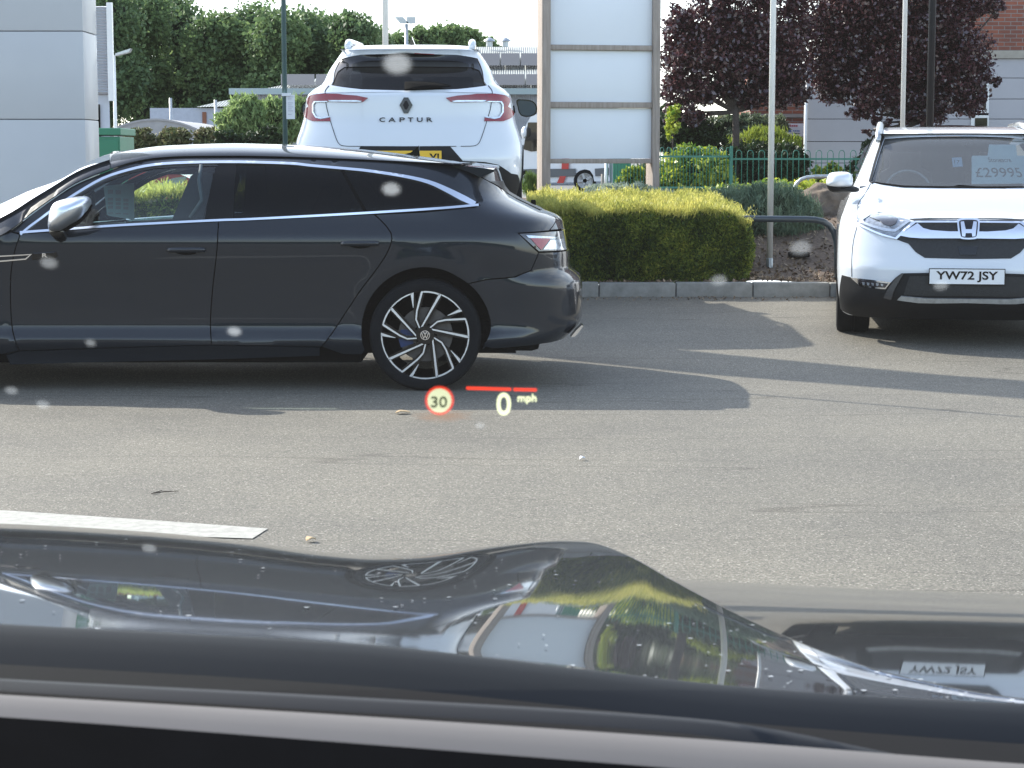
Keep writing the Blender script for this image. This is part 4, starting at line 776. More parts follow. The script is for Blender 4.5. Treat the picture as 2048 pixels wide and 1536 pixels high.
# lower bumper
def hs2(pts): h = ht(z6(pts)); return h
low = ht(z6([(152,1102),(160,1105),(213,1118),(476,1150),(510,1115),(545,1090),(740,1087),(990,1087)])); low[-1] = (0, low[-1][1])
lowp = low+[(0,.27),(S*.6,.265),(S*.85,.30),(sF-.36,.33)]
lowp = low+[(-s, z) for s, z in low[:-1]][::-1]+[(.0+(S*.88),.30),(S*.6,.262),(0,.258),(-S*.6,.262),(-S*.88,.30)]
patch('lower_bumper', G, lowp, M['trim_black'], suv, .03, off=.008, thick=.01)
patch('lower_grille', G, hsym([(990,1240),(700,1240),(560,1235),(580,1165),(600,1110),(990,1105)]), gm, suv, .03, off=.012, thick=.004)
patch('skid_plate', G, hsym([(990,1280),(760,1282),(660,1280),(520,1262),(545,1238),(700,1252),(990,1256)]), M['galv'], suv, .02, off=.03, thick=.02)
for sg in (-1, 1):
    q = ht(z6([(428,1250),(460,1190),(520,1110),(545,1092),(562,1094),(545,1120),(500,1200),(480,1262)])); patch('bumper_blade', G, q if sg < 0 else [(-s, z) for s, z in q], pbr('dark satin silver', (.10,.10,.105), .25, .7), suv, .03, off=.024, thick=.02)
mb = MB(); q0 = hs.loc(0, 0, 0)
pw, ph = .265, .058; zc = zat(553.5, 14.17); xo = HX-.0; PX = xat(1936.5, 553, 14.15)-HX
f = lambda u, v, d: hs.loc(PX+u, -.02-d, zc+v)
mb.prism([(-pw,-ph),(pw,-ph),(pw,ph),(-pw,ph)], f, .012); pl = mb.build('number_plate', M['gloss_black'], suv)
mb = MB(); a, b = pw-.006, ph-.006; mb.prism([(-a,-b),(a,-b),(a,b),(-a,b)], lambda u, v, d: f(u, v, .012+d), .002); mb.build('plate_face', M['plate_white'], pl)
V0, F0 = textmesh('YW72 JSY', 1, lambda u, v, d: (u, v, d), 1, bold=.025); a = np.array(V0); x0, x1, y0, y1 = a[:,0].min(), a[:,0].max(), a[:,1].min(), a[:,1].max()
mk('plate_lettering', [f(-.215+.43*(u-x0)/(x1-x0), -.039+.078*(v-y0)/(y1-y0), .0145+.001*d) for u, v, d in V0], F0, M['gloss_black'], pl)
# cabin
mb = MB(); mb.prism([(-.75,.9),(.75,.9),(.75,1.19),(.4,1.21),(-.4,1.21),(-.75,1.19)], lambda u, v, d: hs.loc(u, 1.22+d, v), .5); mb.build('dashboard', M['trim_black'], suv)
seatm = pbr('light grey seat', (.16,.165,.17), .8, var=.3)
for dx in (-.36, .36):
    mb = MB(); mb.prism([(-.24,.7),(.24,.7),(.22,1.28),(.13,1.33),(.12,1.46),(-.12,1.46),(-.13,1.33),(-.22,1.28)], lambda u, v, d, dx=dx: hs.loc(dx+u, 2.45+d, v), .14); mb.build('front_seat', seatm, suv, 40)
mb = MB(); mb.prism([(-.66,.7),(.66,.7),(.64,1.34),(-.64,1.34)], lambda u, v, d: hs.loc(u, 3.3+d, v), .14); mb.prism([(-.72,.9),(.72,.9),(.60,1.60),(-.60,1.60)], lambda u, v, d: hs.loc(u, 4.1+d, v), .05); mb.prism([(-.74,.28),(.74,.28),(.74,.5),(-.74,.5)], lambda u, v, d: hs.loc(u, .45+d, v), 3.6); mb.build('cabin_floor', M['black'], suv)
cc = Vector(hs.loc(-.36, 1.82, 1.13)); mb = MB(); r5 = [cc+Vector((.185*math.cos(a), .05*math.sin(a), .175*math.sin(a))) for a in [i*math.pi/14 for i in range(29)]]; mb.tube(r5, .014, 8, False); mb.build('steering_wheel', M['galv'], suv, True)
mb = MB(); fr = lambda u, v, d: (lambda q: (q[0], 16.05+d, q[2]))(at(1640+u/3.339, 220+v/3.339, 16.05))
dome(mb, spl([(706,216),(740,208),(770,206),(773,180),(792,180),(795,206),(830,208),(858,214),(830,220),(735,221)], 2, True), lambda u, v, d: fr(u, v, -d), .03, 3); mb.build('rear_view_mirror', M['black'], suv, 40)
mb = MB(); mb.prism([(965,236),(995,212),(1028,236)], fr, .02); mb.build('camera_shroud', M['lamp_clear'], suv)
mb = MB(); mb.tube([w_ for w_ in [G(*ht(z6([(900,512)]))[0]), G(*ht(z6([(930,504)]))[0]), G(*ht(z6([(1100,519)]))[0]), G(*ht(z6([(1240,523)]))[0])]], .007, 6); mb.build('wiper', M['black'], suv, True)
# sheets on the windscreen
def sheet(name, label, cat, pts, ins=.02, m=M['card']):
    o = thing(name, label, cat, G(*ht([pts[0]])[0])); patch('sheet', G, ht(pts), m, o, .06, off=-ins, thick=.003); return o
ps = sheet('price_sheet', 'pale cyan price sheet reading 29995 inside the SUV windscreen', 'price sheet', z6([(1013,480),(1013,300),(1020,290),(1120,290),(1130,215),(1310,215),(1320,290),(1400,290),(1400,475)]))
boxtext('£29995', G, ht, 1953, 2047, 350, 18.5, 'print', M['ink'], ps, .001, -.019)
boxtext('Stoneacre', G, ht, 1978, 2024, 320, 9, 'print', M['ink'], ps, .001, -.019)
st = sheet('sticker', 'small pale blue sticker reading 17 on the SUV windscreen', 'sticker', z6([(880,304),(946,300),(955,362),(888,366)]), m=pbr('blue white sticker', (.45,.66,.85), .5))
boxtext('17', G, ht, 1909, 1920, 323, 7, 'print', M['ink'], st, .001, -.019)
# ---------------- structures ----------------
def solo(o, label, cat, group=None):
    o['label'] = label; o['category'] = cat
    if group: o['group'] = group
    return o
clad = pbr('pale grey cladding', (.47,.48,.495), .55, .0, .1, var=.05, vscale=1.2)
tot = thing('totem_sign', 'tall pale grey clad totem rising beside the bonnet end of the grey estate', 'totem', (-4.13, 17.35, .17))
TY = .45; x1 = xat(168, 150, 17.0+TY); zj = [0.1, zat(238, 17.3), zat(60, 17.3), zat(-150, 17.3), 4.3, 5.2, 6.1, 7.2]
MB().box(x1-.74, x1-.02, 17.02+TY, 17.56+TY, .1, 7.19).build('core', pbr('grey joint sealant', (.12,.12,.125), .8), tot)
for a, b in zip(zj, zj[1:]): MB().box(x1-.77, x1, 17.0+TY, 17.58+TY, a+.0025, b-.0025, .012).build('cladding_panel', clad, tot, 40)
# far left unit with ribbed wall
def ribmat(name, c, axis='X', sc_=12, dist=.02, rough=.5, c2=None):
    m = pbr(name, c, rough, .1, var=.08, vscale=1.5); N, L = nodes(m); w = N.new('ShaderNodeTexWave'); w.bands_direction = axis; w.inputs['Scale'].default_value = sc_; w.wave_profile = 'SIN'
    t = N.new('ShaderNodeTexCoord'); L(t.outputs['Object'], w.inputs[0]); b = N.new('ShaderNodeBump'); b.inputs['Distance'].default_value = dist; b.inputs['Strength'].default_value = 1; L(w.outputs['Fac'], b.inputs['Height']); L(b.outputs[0], N['Principled BSDF'].inputs['Normal']); return m
bl = thing('ribbed_building', 'white unit with ribbed upper wall just behind the totem', 'building', (-9, 33, .3)); xr = xat(222, 100, 30)
rz = zat(188, 30); rt = zat(12, 30); mb = MB(); nrib = 30
for i in range(nrib): a = rz+(rt-rz)*i/nrib; b = rz+(rt-rz)*(i+1)/nrib; mb.add([(xr-7,30+.05,a),(xr,30+.05,a),(xr,30,a+(b-a)*.75),(xr-7,30,a+(b-a)*.75),(xr,30.05,b),(xr-7,30.05,b)], [(0,1,2,3),(3,2,4,5)])
mb.prism([(xr-7,30.06),(xr-.005,30.06),(xr-1.75,38),(xr-7,38)], lambda u, v, d: (u, v, rz+d), rt-rz); mb.build('ribbed_wall', pbr('white ribbed sheet', (.62,.64,.67), .5, var=.06), bl)
MB().box(xr-.05, xr+.03, 29.97, 30.05, rz-.1, rt+.05).build('corner_trim', M['white_pole'], bl)
MB().prism([(xr-7,30.1),(xr-.06,30.1),(xr-1.8,38),(xr-7,38)], lambda u, v, d: (u, v, .25+d), rz-.253).build('wall', pbr('pale wall', (.55,.58,.62), .6, var=.1), bl)
MB().box(xr-.42, xr-.2, 30.06, 30.1, .9, rz-.15).build('window', M['glass_dark'], bl)
# green cabinet
gc = thing('green_cabinet', 'green metal cabinet between the totem and the brown hedges', 'cabinet', (-4.8, 24.5, .3)); a, b = xat(203, 290, 24)-.5, xat(255, 290, 24); zt_ = zat(256, 24)
b = xat(240, 290, 24); MB().box(a, b, 24, 24.9, .28, zt_-.10, .01).build('cabinet_body', M['cab_green'], gc); MB().box(a-.02, b+.015, 23.97, 24.93, zt_-.085, zt_, .01).build('lid', M['cab_green'], gc)
MB().box(b-.30, b-.02, 23.985, 24, .5, zt_-.14, .004).build('door', M['cab_green'], gc)
# grey warehouse with pitched roof
wh = thing('warehouse', 'grey ribbed warehouse with pale pitched sheet roof and dark solar panels', 'warehouse', (-2, 86, .4))
e0 = (xat(465, 190, 80), 80, zat(190, 80)); e1 = (4.2, 80, zat(178, 80)); r0 = (xat(950, 93, 94), 94, zat(94, 94)); r1 = (5.2, 94, zat(93, 94))
bk0 = (e0[0], 108, e0[2]); bk1 = (e1[0], 108, e1[2])
roofm = ribmat('pale profiled roof sheet', (.20,.225,.225), 'X', 3.2, .12, .45)
mk('roof', [e0, e1, r1, r0, bk0, bk1], [(0,1,2,3),(0,3,4),(3,2,5,4)], roofm, wh)
MB().box(e0[0]-.1, e1[0], 79.7, 79.95, e1[2]-.22, e1[2]+.02).build('gutter', pbr('grey green gutter', (.30,.36,.36), .5), wh)
MB().box(e0[0]+.15, e1[0], 80.05, 107, .35, e1[2]-.12).build('wall', ribmat('grey ribbed wall', (.42,.43,.47), 'X', 4.5, .08), wh)
def rp(px, t):   # point on the front roof slope: px column, t 0 eave .. 1 ridge
    Y = 80+14*t; z = e1[2]+(r1[2]-e1[2])*t; return (xat(px, 150, Y), Y-.05, z+.10)
pv = pbr('solar panel', (.04,.045,.058), .7, 0, 0, spec=.2, var=.12)
for t0, t1, pa, pb in ((.03,.26,560,1120), (.46,.76,800,1120), (.08,.30,545,700)):
    if t0 == .08: continue
    mb = MB(); n = 8
    for i in range(n):
        q = [rp(pa+(pb-pa)*i/n+2, t0), rp(pa+(pb-pa)*(i+1)/n-1, t0), rp(pa+(pb-pa)*(i+1)/n-1, t1), rp(pa+(pb-pa)*i/n+2, t1)]; mb.add(q, [(0,1,2,3)])
    mb.build('solar_panels', pv, wh)
for px in (979, 1011):
    c = Vector(rp(px, .93)); mb = MB(); mb.tube([c, c+Vector((0,0,.25))], .16, 10); mb.tube([c+Vector((0,0,.25)), c+Vector((0,0,.3)), c+Vector((0,0,.42))], [.28,.26,.06], 10); mb.build('roof_vent', M['galv'], wh, 40)
# low flat unit and canopy
lu = thing('low_building', 'low grey flat roofed unit with a brown door below the big trees', 'building', (-11, 72, .3))
MB().box(xat(300,230,70), xat(480,230,70), 70, 78, .25, zat(216,70)).build('wall', pbr('lavender grey wall', (.42,.44,.50), .7, var=.1), lu)
mk('roof', [(xat(392,215,69.8),69.8,zat(214,69.8)),(xat(500,215,69.8),69.8,zat(212,69.8)),(xat(500,190,73),73,zat(192,73)),(xat(440,200,73),73,zat(203,73))], [(0,1,2,3)], roofm, lu)
MB().box(xat(405,230,70), xat(413,230,70), 69.95, 70, .3, zat(224,70)).build('door', pbr('brown door', (.22,.08,.04), .6, var=.1), lu)
for px, py in ((341,196), (431,200)):
    mb = MB(); x = xat(px, py, 69); mb.tube([(x,69,.3),(x,69,zat(py,69))], .05, 8); mb.build('vent_pipe', M['galv'], lu, True)
cn_ = thing('canopy', 'white curved canopy roof behind the brown hedges', 'canopy', (-9.5, 52, .3)); xa, xb = xat(218,262,50), xat(402,262,50); zc0, zc1 = zat(262,50), zat(237,50)
cf_ = lambda t, y: (xa+(xb-xa)*t, y, zc0+(zc1-zc0)*math.sin(math.pi*t)**.8)
MB().grid(cf_, [i/24 for i in range(25)], [50, 53, 56]).grid(lambda t, k: (cf_(t,50)[0], 50, cf_(t,50)[2]-.0-k*.05), [i/24 for i in range(25)], [0,1]).grid(lambda t, k: (cf_(t,50)[0], 50.03, cf_(t,50)[2]*(1-k)+(zc0-.25)*k), [i/24 for i in range(25)], [0,1]).build('canopy_roof', pbr('off white fabric', (.34,.325,.32), .6, var=.12), cn_, 50)
for t in (.05, .5, .95): MB().tube([(xa+(xb-xa)*t, 50.1, .3), (xa+(xb-xa)*t, 50.1, cf_(t,50)[2]-.02)], .05, 8).build('canopy_post', M['white_pole'], cn_, True)
# brick and panel building on the right
def brickmat():
    m = bpy.data.materials.new('red brick'); m.use_nodes = True; N, L = nodes(m); b = N['Principled BSDF']; t = N.new('ShaderNodeTexCoord'); mp_ = N.new('ShaderNodeMapping'); mp_.inputs['Rotation'].default_value = (math.pi/2, 0, 0)
    br = N.new('ShaderNodeTexBrick'); br.inputs['Scale'].default_value = 1; br.inputs['Brick Width'].default_value = .225; br.inputs['Row Height'].default_value = .075; br.inputs['Mortar Size'].default_value = .007
    br.inputs['Color1'].default_value = (.33,.085,.045,1); br.inputs['Color2'].default_value = (.20,.062,.04,1); br.inputs['Mortar'].default_value = (.27,.23,.20,1)
    L(t.outputs['Object'], mp_.inputs[0]); L(mp_.outputs[0], br.inputs[0]); n = N.new('ShaderNodeTexNoise'); n.inputs['Scale'].default_value = 3; L(t.outputs['Object'], n.inputs[0])
    mx_ = N.new('ShaderNodeMixRGB'); mx_.blend_type = 'MULTIPLY'; mx_.inputs[0].default_value = .5; L(br.outputs[0], mx_.inputs[1]); L(n.outputs['Fac'], mx_.inputs[2]); g_ = N.new('ShaderNodeGamma'); g_.inputs[1].default_value = .85; L(mx_.outputs[0], g_.inputs[0]); L(g_.outputs[0], b.inputs['Base Color'])
    bp = N.new('ShaderNodeBump'); bp.inputs['Distance'].default_value = .01; bp.inputs['Strength'].default_value = .6; L(br.outputs['Fac'], bp.inputs['Height']); bp.invert = True; L(bp.outputs[0], b.inputs['Normal']); b.inputs['Roughness'].default_value = .9; return m
brick = brickmat(); bb = thing('brick_building', 'red brick building with pale panelled ground floor behind the purple trees', 'building', (9, 40, .7)); YB = 37.5
xw = xat(1613, 200, YB); zb0, zb1 = zat(117, YB), zat(101, YB); wallp = pbr('pale grey lilac wall panel', (.46,.445,.46), .7, var=.06, vscale=2)
wx0, wx1, wz0, wz1 = xat(1948,200,YB), xat(1978,200,YB), zat(226,YB), zat(165,YB)
zl = [.5]+[zat(p, YB) for p in (326,283,238,198,156,117)]
for a, b in zip(zl, zl[1:]): 
    mb = MB(); mb.box(xw, wx0 if b > wz0 and a < wz1 else 16, YB, YB+.2, a+.006, b-.006)
    if b > wz0 and a < wz1: mb.box(wx1, 16, YB, YB+.2, a+.006, b-.006)
    mb.build('wall_panel', wallp, bb)
MB().box(xw+.02, 16, YB+.21, YB+.4, .5, zb0).build('backing_wall', M['black'], bb)
MB().box(xat(1700,50,YB)+.0, 16, YB, YB+.4, zb1, zb1+4.5).build('brick_wall', brick, bb)
MB().box(xat(1700,50,YB)-.02, 16, YB-.04, YB+.4, zb0, zb1-.003).build('stone_band', pbr('buff stone band', (.40,.36,.30), .8, var=.15), bb)
mb = MB(); w = .05
for q in ((wx0,wx0+w,wz0,wz1),(wx1-w,wx1,wz0,wz1),(wx0+w,wx1-w,wz1-w,wz1),(wx0+w,wx1-w,wz0,wz0+w),(wx0+w,wx1-w,(wz0+wz1)/2-.02,(wz0+wz1)/2+.02)): mb.box(q[0], q[1], YB-.01, YB+.06, q[2], q[3])
wn = mb.build('window', M['white_pole'], bb); MB().box(wx0+w, wx1-w, YB+.03, YB+.04, wz0+w, wz1-w).build('pane', M['glass_dark'], wn)
lz0, lz1 = zat(252,YB), zat(236,YB); dw = MB(); dw.box(wx0-.05, wx1, YB-.03, YB-.005, lz0, lz1+.05); d_ = dw.build('door_frame', M['white_pole'], bb); MB().box(wx0+.02, wx1-.03, YB-.04, YB-.031, lz0, lz1).build('door_glass', M['gloss_black'], d_)
MB().tube([(xw-.02, YB-.06, .5), (xw-.02, YB-.06, zat(195,YB))], .028, 8).build('downpipe', M['white_pole'], bb, True)
b2 = thing('brick_wing', 'red brick wing carrying a small white sign, left of the panelled wall', 'building', (5.6, 40, .7)); Y2 = 39.5; xl = xat(1500, 250, Y2)
MB().box(xl, xat(1615,250,Y2), Y2, Y2+3, .5, zat(235,Y2)).build('brick_wall', brick, b2); MB().box(xl, xat(1615,250,Y2), Y2-.03, Y2+3, zat(235,Y2)+.003, zat(228,Y2)).build('stone_band', pbr('grey stone band', (.30,.27,.25), .8), b2)
MB().box(xl, xat(1615,250,Y2), Y2, Y2+3, zat(228,Y2)+.003, zat(140,Y2)).build('brick_wall', brick, b2)
wq = MB(); wq.box(xat(1575,290,Y2), xat(1603,290,Y2), Y2-.02, Y2-.003, zat(300,Y2), zat(277,Y2)); w2 = wq.build('window', M['white_pole'], b2); MB().box(xat(1577,290,Y2), xat(1584,290,Y2), Y2-.03, Y2-.021, zat(298,Y2), zat(279,Y2)).build('pane', M['gloss_black'], w2); MB().box(xat(1585,290,Y2), xat(1601,290,Y2), Y2-.03, Y2-.021, zat(298,Y2), zat(279,Y2)).build('pane', pbr('grey blind', (.35,.37,.42), .5), w2)
ss = thing('wall_sign', 'small white sign with red and blue marks on the brick wing', 'sign', (xat(1586,260,Y2), Y2-.08, zat(273,Y2)))
MB().box(xat(1567,260,Y2), xat(1606,260,Y2), Y2-.08, Y2-.05, zat(273,Y2), zat(247,Y2)).build('sign_board', pbr('white sign board', (.80,.79,.82), .5), ss)
sf = lambda u, v, d: (xat(u, v, Y2-.08), Y2-.081-d, zat(v, Y2-.08))
redm = pbr('red print', (.55,.12,.15), .5); blum = pbr('blue print', (.10,.18,.42), .5)
mb = MB(); [mb.prism([(a,250),(a+3,250),(a+3,253.5),(a,253.5)], sf, .004) for a in range(1580,1596,4)]; mb.build('print', redm, ss)
mb = MB(); mb.prism([(1571,249),(1574,251),(1577,249),(1575.5,253),(1579,256),(1575,256),(1573,252)], sf, .004); mb.prism([(1585,266),(1600,266),(1600,267.5),(1585,267.5)], sf, .004); mb.build('print', M['ink'], ss)
mb = MB(); mb.prism([(1579+4*math.cos(a), 262+2.4*math.sin(a)) for a in [i*math.pi/6 for i in range(12)]], sf, .004); [mb.prism([(a,260.5),(a+2.4,260.5),(a+2.4,263),(a,263)], sf, .004) for a in (1586,1589.5,1593,1596.5)]; mb.build('print', blum, ss)
# ---------------- timber sign frame ----------------
def woodmat(name, a, b):
    m = pbr(name, a, .85, col2=b, vscale=5, bump=.4, bscale=30); N, L = nodes(m); n = [q for q in N if q.type == 'TEX_NOISE']; mp_ = N.new('ShaderNodeMapping'); mp_.inputs['Scale'].default_value = (9, 9, .7); t = [q for q in N if q.type == 'TEX_COORD'][0]; L(t.outputs['Object'], mp_.inputs[0])
    for q in n: L(mp_.outputs[0], q.inputs['Vector'])
    return m
wood = woodmat('weathered timber', (.38,.325,.285), (.24,.20,.17)); YS, yw = 21.0, math.radians(10)
sg_ = thing('notice_board', 'large timber frame holding three blank white panels behind the golden hedge', 'sign', (.85, YS+.1, .75)); xs0 = xat(1084, 200, YS)
sl_ = lambda X, D, z: (xs0+X*math.cos(yw)-D*math.sin(yw)*1.0, YS+X*math.sin(yw)+D*math.cos(yw), z)
def sbox(X0, X1, D0, D1, z0, z1, name, m, bev=.006):
    mb = MB(); mb.box(X0, X1, D0, D1, z0, z1, bev); mb.V = [sl_(*v) for v in mb.V]; return mb.build(name, m, sg_, 40)
wS = 1.19; ztop = 3.6
sbox(0, .092, 0, .28, .6, ztop, 'post', wood); sbox(wS, wS+.075, 0, .30, .6, ztop, 'post', wood)
prev = ztop-.25
for ya, yb in ((88.5,99), (203.5,215), (317.5,327)):
    za, zb_ = zat(ya, YS), zat(yb, YS); sbox(.094, wS-.002, .03, .12, zb_, za, 'rail', wood)
    sbox(.094, wS-.002, .07, .10, za+.002, prev-.002, 'panel', pbr('white sign panel', (.72,.75,.79), .5, var=.03, vscale=1.5), .002); prev = zb_
# ---------------- poles ----------------
def pole(name, label, cat, px, Y, r, m, top=9.0, base=None, r2=None, z0=None):
    x = xat(px, 400, Y); z0 = (bank(x, Y) if 18.05 < Y < 24 else (gz(Y) if Y <= 18.05 else gfar(x, Y))) if z0 is None else z0
    t = thing(name, label, cat, (x, Y, z0)); MB().tube([(x,Y,z0+.05),(x,Y,(z0+top)/2),(x,Y,top)], [r, r, r2 or r*.85], 14).build('shaft', m, t, True); MB().lathe([(0,z0+.09),(r*1.02,z0+.09),(r*1.15,z0+.08),(r*1.15,z0-.03),(0,z0-.03)], lambda a, b, h: (x+a, Y+b, h), 14).build('base', M['galv'] if base is None else base, t, 40); return t, x
pole('flagpole', 'white flagpole standing in bark mulch at the right end of the golden hedge', 'flagpole', 1541, 19.3, .029, M['white_pole'])
pole('flagpole', 'white flagpole in front of the purple tree, behind the roof of the SUV', 'flagpole', 1802, 24, .028, M['white_pole'])
pole('flagpole', 'white flagpole rising behind the roof of the white crossover', 'flagpole', 773, 21.3, .032, M['white_pole'])
pole('lamp_post', 'black post in front of the purple tree, behind the roof of the SUV', 'post', 1856, 22.5, .040, M['black_pole'])
np_, nx = pole('sign_post', 'grey green pole carrying a paper notice behind the grey estate', 'post', 572, 14.25, .0175, M['teal_pole'])
nb = thing('paper_notice', 'white paper notice fixed to the grey green pole', 'notice', (nx+.035, 14.2, 1.7)); x0, x1_ = xat(572,210,14.2), xat(589,210,14.2)
MB().box(x0, x1_, 14.215, 14.222, zat(238,14.2), zat(189,14.2)).build('sheet', M['paper'], nb)
mb = MB(); [mb.box(x0+.012, x1_-.012-(.01 if k%2 else 0), 14.212, 14.2145, zat(p+1.2,14.2), zat(p,14.2)) for k, p in enumerate((193,197,205,209,213,217,221,228))]; mb.build('print', pbr('grey print', (.45,.45,.5), .6), nb)
MB().box(x0-.03, x0+.03, 14.205, 14.24, zat(192,14.2), zat(186,14.2)).build('clip', M['paper'], nb)
lp_, lx = pole('lamp_post', 'slim white lamp post with twin heads beside the totem', 'lamp post', 234, 45, .04, M['white_pole'], zat(110,45), z0=.3)
for sg in (-1, 1): mb = MB(); mb.prism([(0,-.02),(sg*.30,.06),(sg*.34,.14),(0,.03)], lambda u, v, d: (lx+sg*.05+u, 44.9+d, zat(110,45)+v), .25); mb.build('lamp_head', M['galv'], lp_)
fp, fx = pole('floodlight_pole', 'grey pole with two floodlights on the skyline behind the crossover', 'floodlight', 815, 75, .07, M['galv'], zat(48,75), z0=.4)
for px, py, tilt in ((803,40,1), (822,40,-.15)):
    mb = MB(); mb.prism([(-.16,-.13),(.16,-.13),(.16,.13),(-.16,.13)], lambda u, v, d: (xat(px,py,75)+u+v*(-.8 if tilt == 1 else 0), 75+d, zat(py,75)+v*.9), .15); mb.build('floodlight', M['galv'], fp)
mb = MB(); mb.tube([(xat(800,45,75),75.1,zat(44,75)),(xat(824,45,75),75.1,zat(46,75))], .03, 6); mb.build('crossarm', M['galv'], fp)
# barriers
def railthing(name, label, pts, Y, r, m):
    P = [at(a, b, Y) for a, b in pts]; t = thing(name, label, 'barrier', (P[0][0], Y, P[0][2])); MB().tube(P, r, 14).build('rail', m, t, True)
    MB().lathe([(0,0),(r*1.9,0),(r*1.9,.01),(0,.012)], lambda a, b, h: (P[0][0]+a, Y+b, bank(P[0][0], Y)+h), 16).build('foot', m, t, 40); return t
railthing('hoop_barrier', 'dark navy steel hoop barrier running out of the golden hedge', [(1674.5,566),(1674.5,500),(1673,482),(1668,465),(1659,451),(1646,443),(1630,439.5),(1610,438.5),(1500,437.5),(1280,437),(1262,440),(1252,452),(1250,470),(1250,566)], 18.3, .0295, M['barrier'])
railthing('hoop_barrier', 'pale galvanised hoop barrier behind the boulder', [(1587,392),(1588,378),(1593,367),(1602,359),(1614,354.5),(1630,353),(1740,352),(1760,358),(1770,372),(1772,392)], 24, .023, M['galv'])
pole('bollard_post', 'thin white marker post behind the golden hedge under the notice board', 'post', 1212, 34, .03, M['white_pole'], zat(318,34), z0=.8)
pole('bollard_post', 'short timber marker post behind the golden hedge under the notice board', 'post', 1205, 33.5, .03, wood, zat(348,33.5), z0=.8)
# ---------------- green hooped fence ----------------
def fence(name, label, pa, pb, Ya, Yb, pitch, hw, ytop, yrail, posts=()):
    t = thing(name, label, 'fence', (xat((pa+pb)/2, 350, (Ya+Yb)/2), (Ya+Yb)/2, .86)); mb = MB(); n = int(abs(pb-pa)/pitch)
    for i in range(n):
        px = pa+(i+.5)*(pb-pa)/n; Y = Ya+(Yb-Ya)*(i+.5)/n; k = Y/FPX; x = xat(px, 340, Y); zt_ = zat(ytop, Y); w = hw*k/2; zb_ = gfar(x, Y)-.02
        mb.tube([(x-w,Y,zb_),(x-w,Y,zt_-w*1.2)]+[(x-w*math.cos(a),Y,zt_-w*1.2+w*1.2*math.sin(a)) for a in [j*math.pi/6 for j in range(1,6)]]+[(x+w,Y,zt_-w*1.2),(x+w,Y,zb_)], .0065, 6)
    mb.build('hoop_bars', M['fence_green'], t, True)
    for nm, yr, hh in (('top_rail', yrail, .014), ('bottom_rail', yrail+62, .014)):
        A, B = at(pa, yr, Ya), at(pb, yr, Yb); mb = MB(); mb.prism([(A[0],A[2]-hh),(B[0],B[2]-hh),(B[0],B[2]+hh),(A[0],A[2]+hh)], lambda u, v, d: (u, Ya+(Yb-Ya)*(u-A[0])/(B[0]-A[0]+1e-9)-.012+d, v), .008); mb.build(nm, M['fence_green'], t)
    for p in posts:
        Y = Ya+(Yb-Ya)*(p-pa)/(pb-pa); x = xat(p, 340, Y); MB().box(x-.022, x+.022, Y-.05, Y-.006, gfar(x,Y)-.05, zat(ytop-3, Y), .004).build('post', M['fence_green'], t)
fence('hooped_fence', 'green hooped steel fence, closely spaced length between notice board and purple tree', 1212, 1462, 29.5, 30, 12.6, 6.2, 295, 313, (1301, 1462))
fence('hooped_fence', 'green hooped steel fence, wider spaced length running right to the SUV', 1466, 1900, 30, 30.2, 22.3, 11.3, 300.5, 318, (1790,))
MB().box(xat(1226,350,33), xat(1262,350,33), 33, 33.06, .8, zat(300,33)).build('x', M['cab_green']); o = bpy.data.objects['x']; o.name = 'green_gate'; solo(o, 'dark green boarded gate seen below the notice board', 'gate')
# ---------------- white van ----------------
van = thing('van', 'white van with red stripes and grey sills, behind the notice board', 'van', (1.5, 63, .4)); YV = 62
vf = lambda u, v, d: (lambda p: (p[0], YV+d+(u-1040)*-.006, p[2]))(at(u, v, YV))
vb = [(1000,352),(1000,322),(1014,308),(1036,300),(1052,250),(1062,232),(1080,226),(1205,226),(1212,236),(1216,362),(1186,362),(1184,350),(1178,341),(1168,338),(1158,341),(1152,350),(1150,364),(1040,366)]
mb = MB(); mb.prism(vb, vf, 2.0); mb.build('body', wp, van, 30)
fv = lambda off: (lambda u, v, d: (lambda p: (p[0], p[1]-off-d, p[2]))(vf(u, v, 0)))
mb = MB(); mb.prism([(1046,298),(1048,290),(1056,245),(1092,245),(1092,300),(1062,303)], fv(.01), .02); mb.build('side_window', M['gloss_black'], van)
mb = MB(); mb.prism([(1004,352),(1006,340),(1060,338),(1150,337),(1149,352),(1060,356)], fv(.02), .03); mb.prism([(1187,337),(1214,335),(1214,350),(1188,352)], fv(.02), .03); mb.build('sill_cladding', pbr('grey sill plastic', (.10,.105,.11), .6), van)
redp = pbr('red stripe', (.45,.04,.03), .5)
mb = MB(); mb.prism([(1128,226),(1142,226),(1136,338),(1122,338)], fv(.06), .01); mb.prism([(1119,352),(1131,352),(1126,366),(1113,366)], fv(.06), .01); mb.build('stripe', redp, van)
mb = MB(); dome(mb, spl([(1042,262),(1047,253),(1053,256),(1053,272),(1047,277),(1043,272)], 2, True), lambda u, v, d: fv(.15)(u, v, d), .15, 3); mb.build('wing_mirror', wp, van)
for px in (1168, 1058):
    p = vf(px, 360, 0); plain_wheel(van, (p[0], p[1]-.02, gfar(1.5,62)+.34), .34, .24, (0,-1,0), M['galv'])
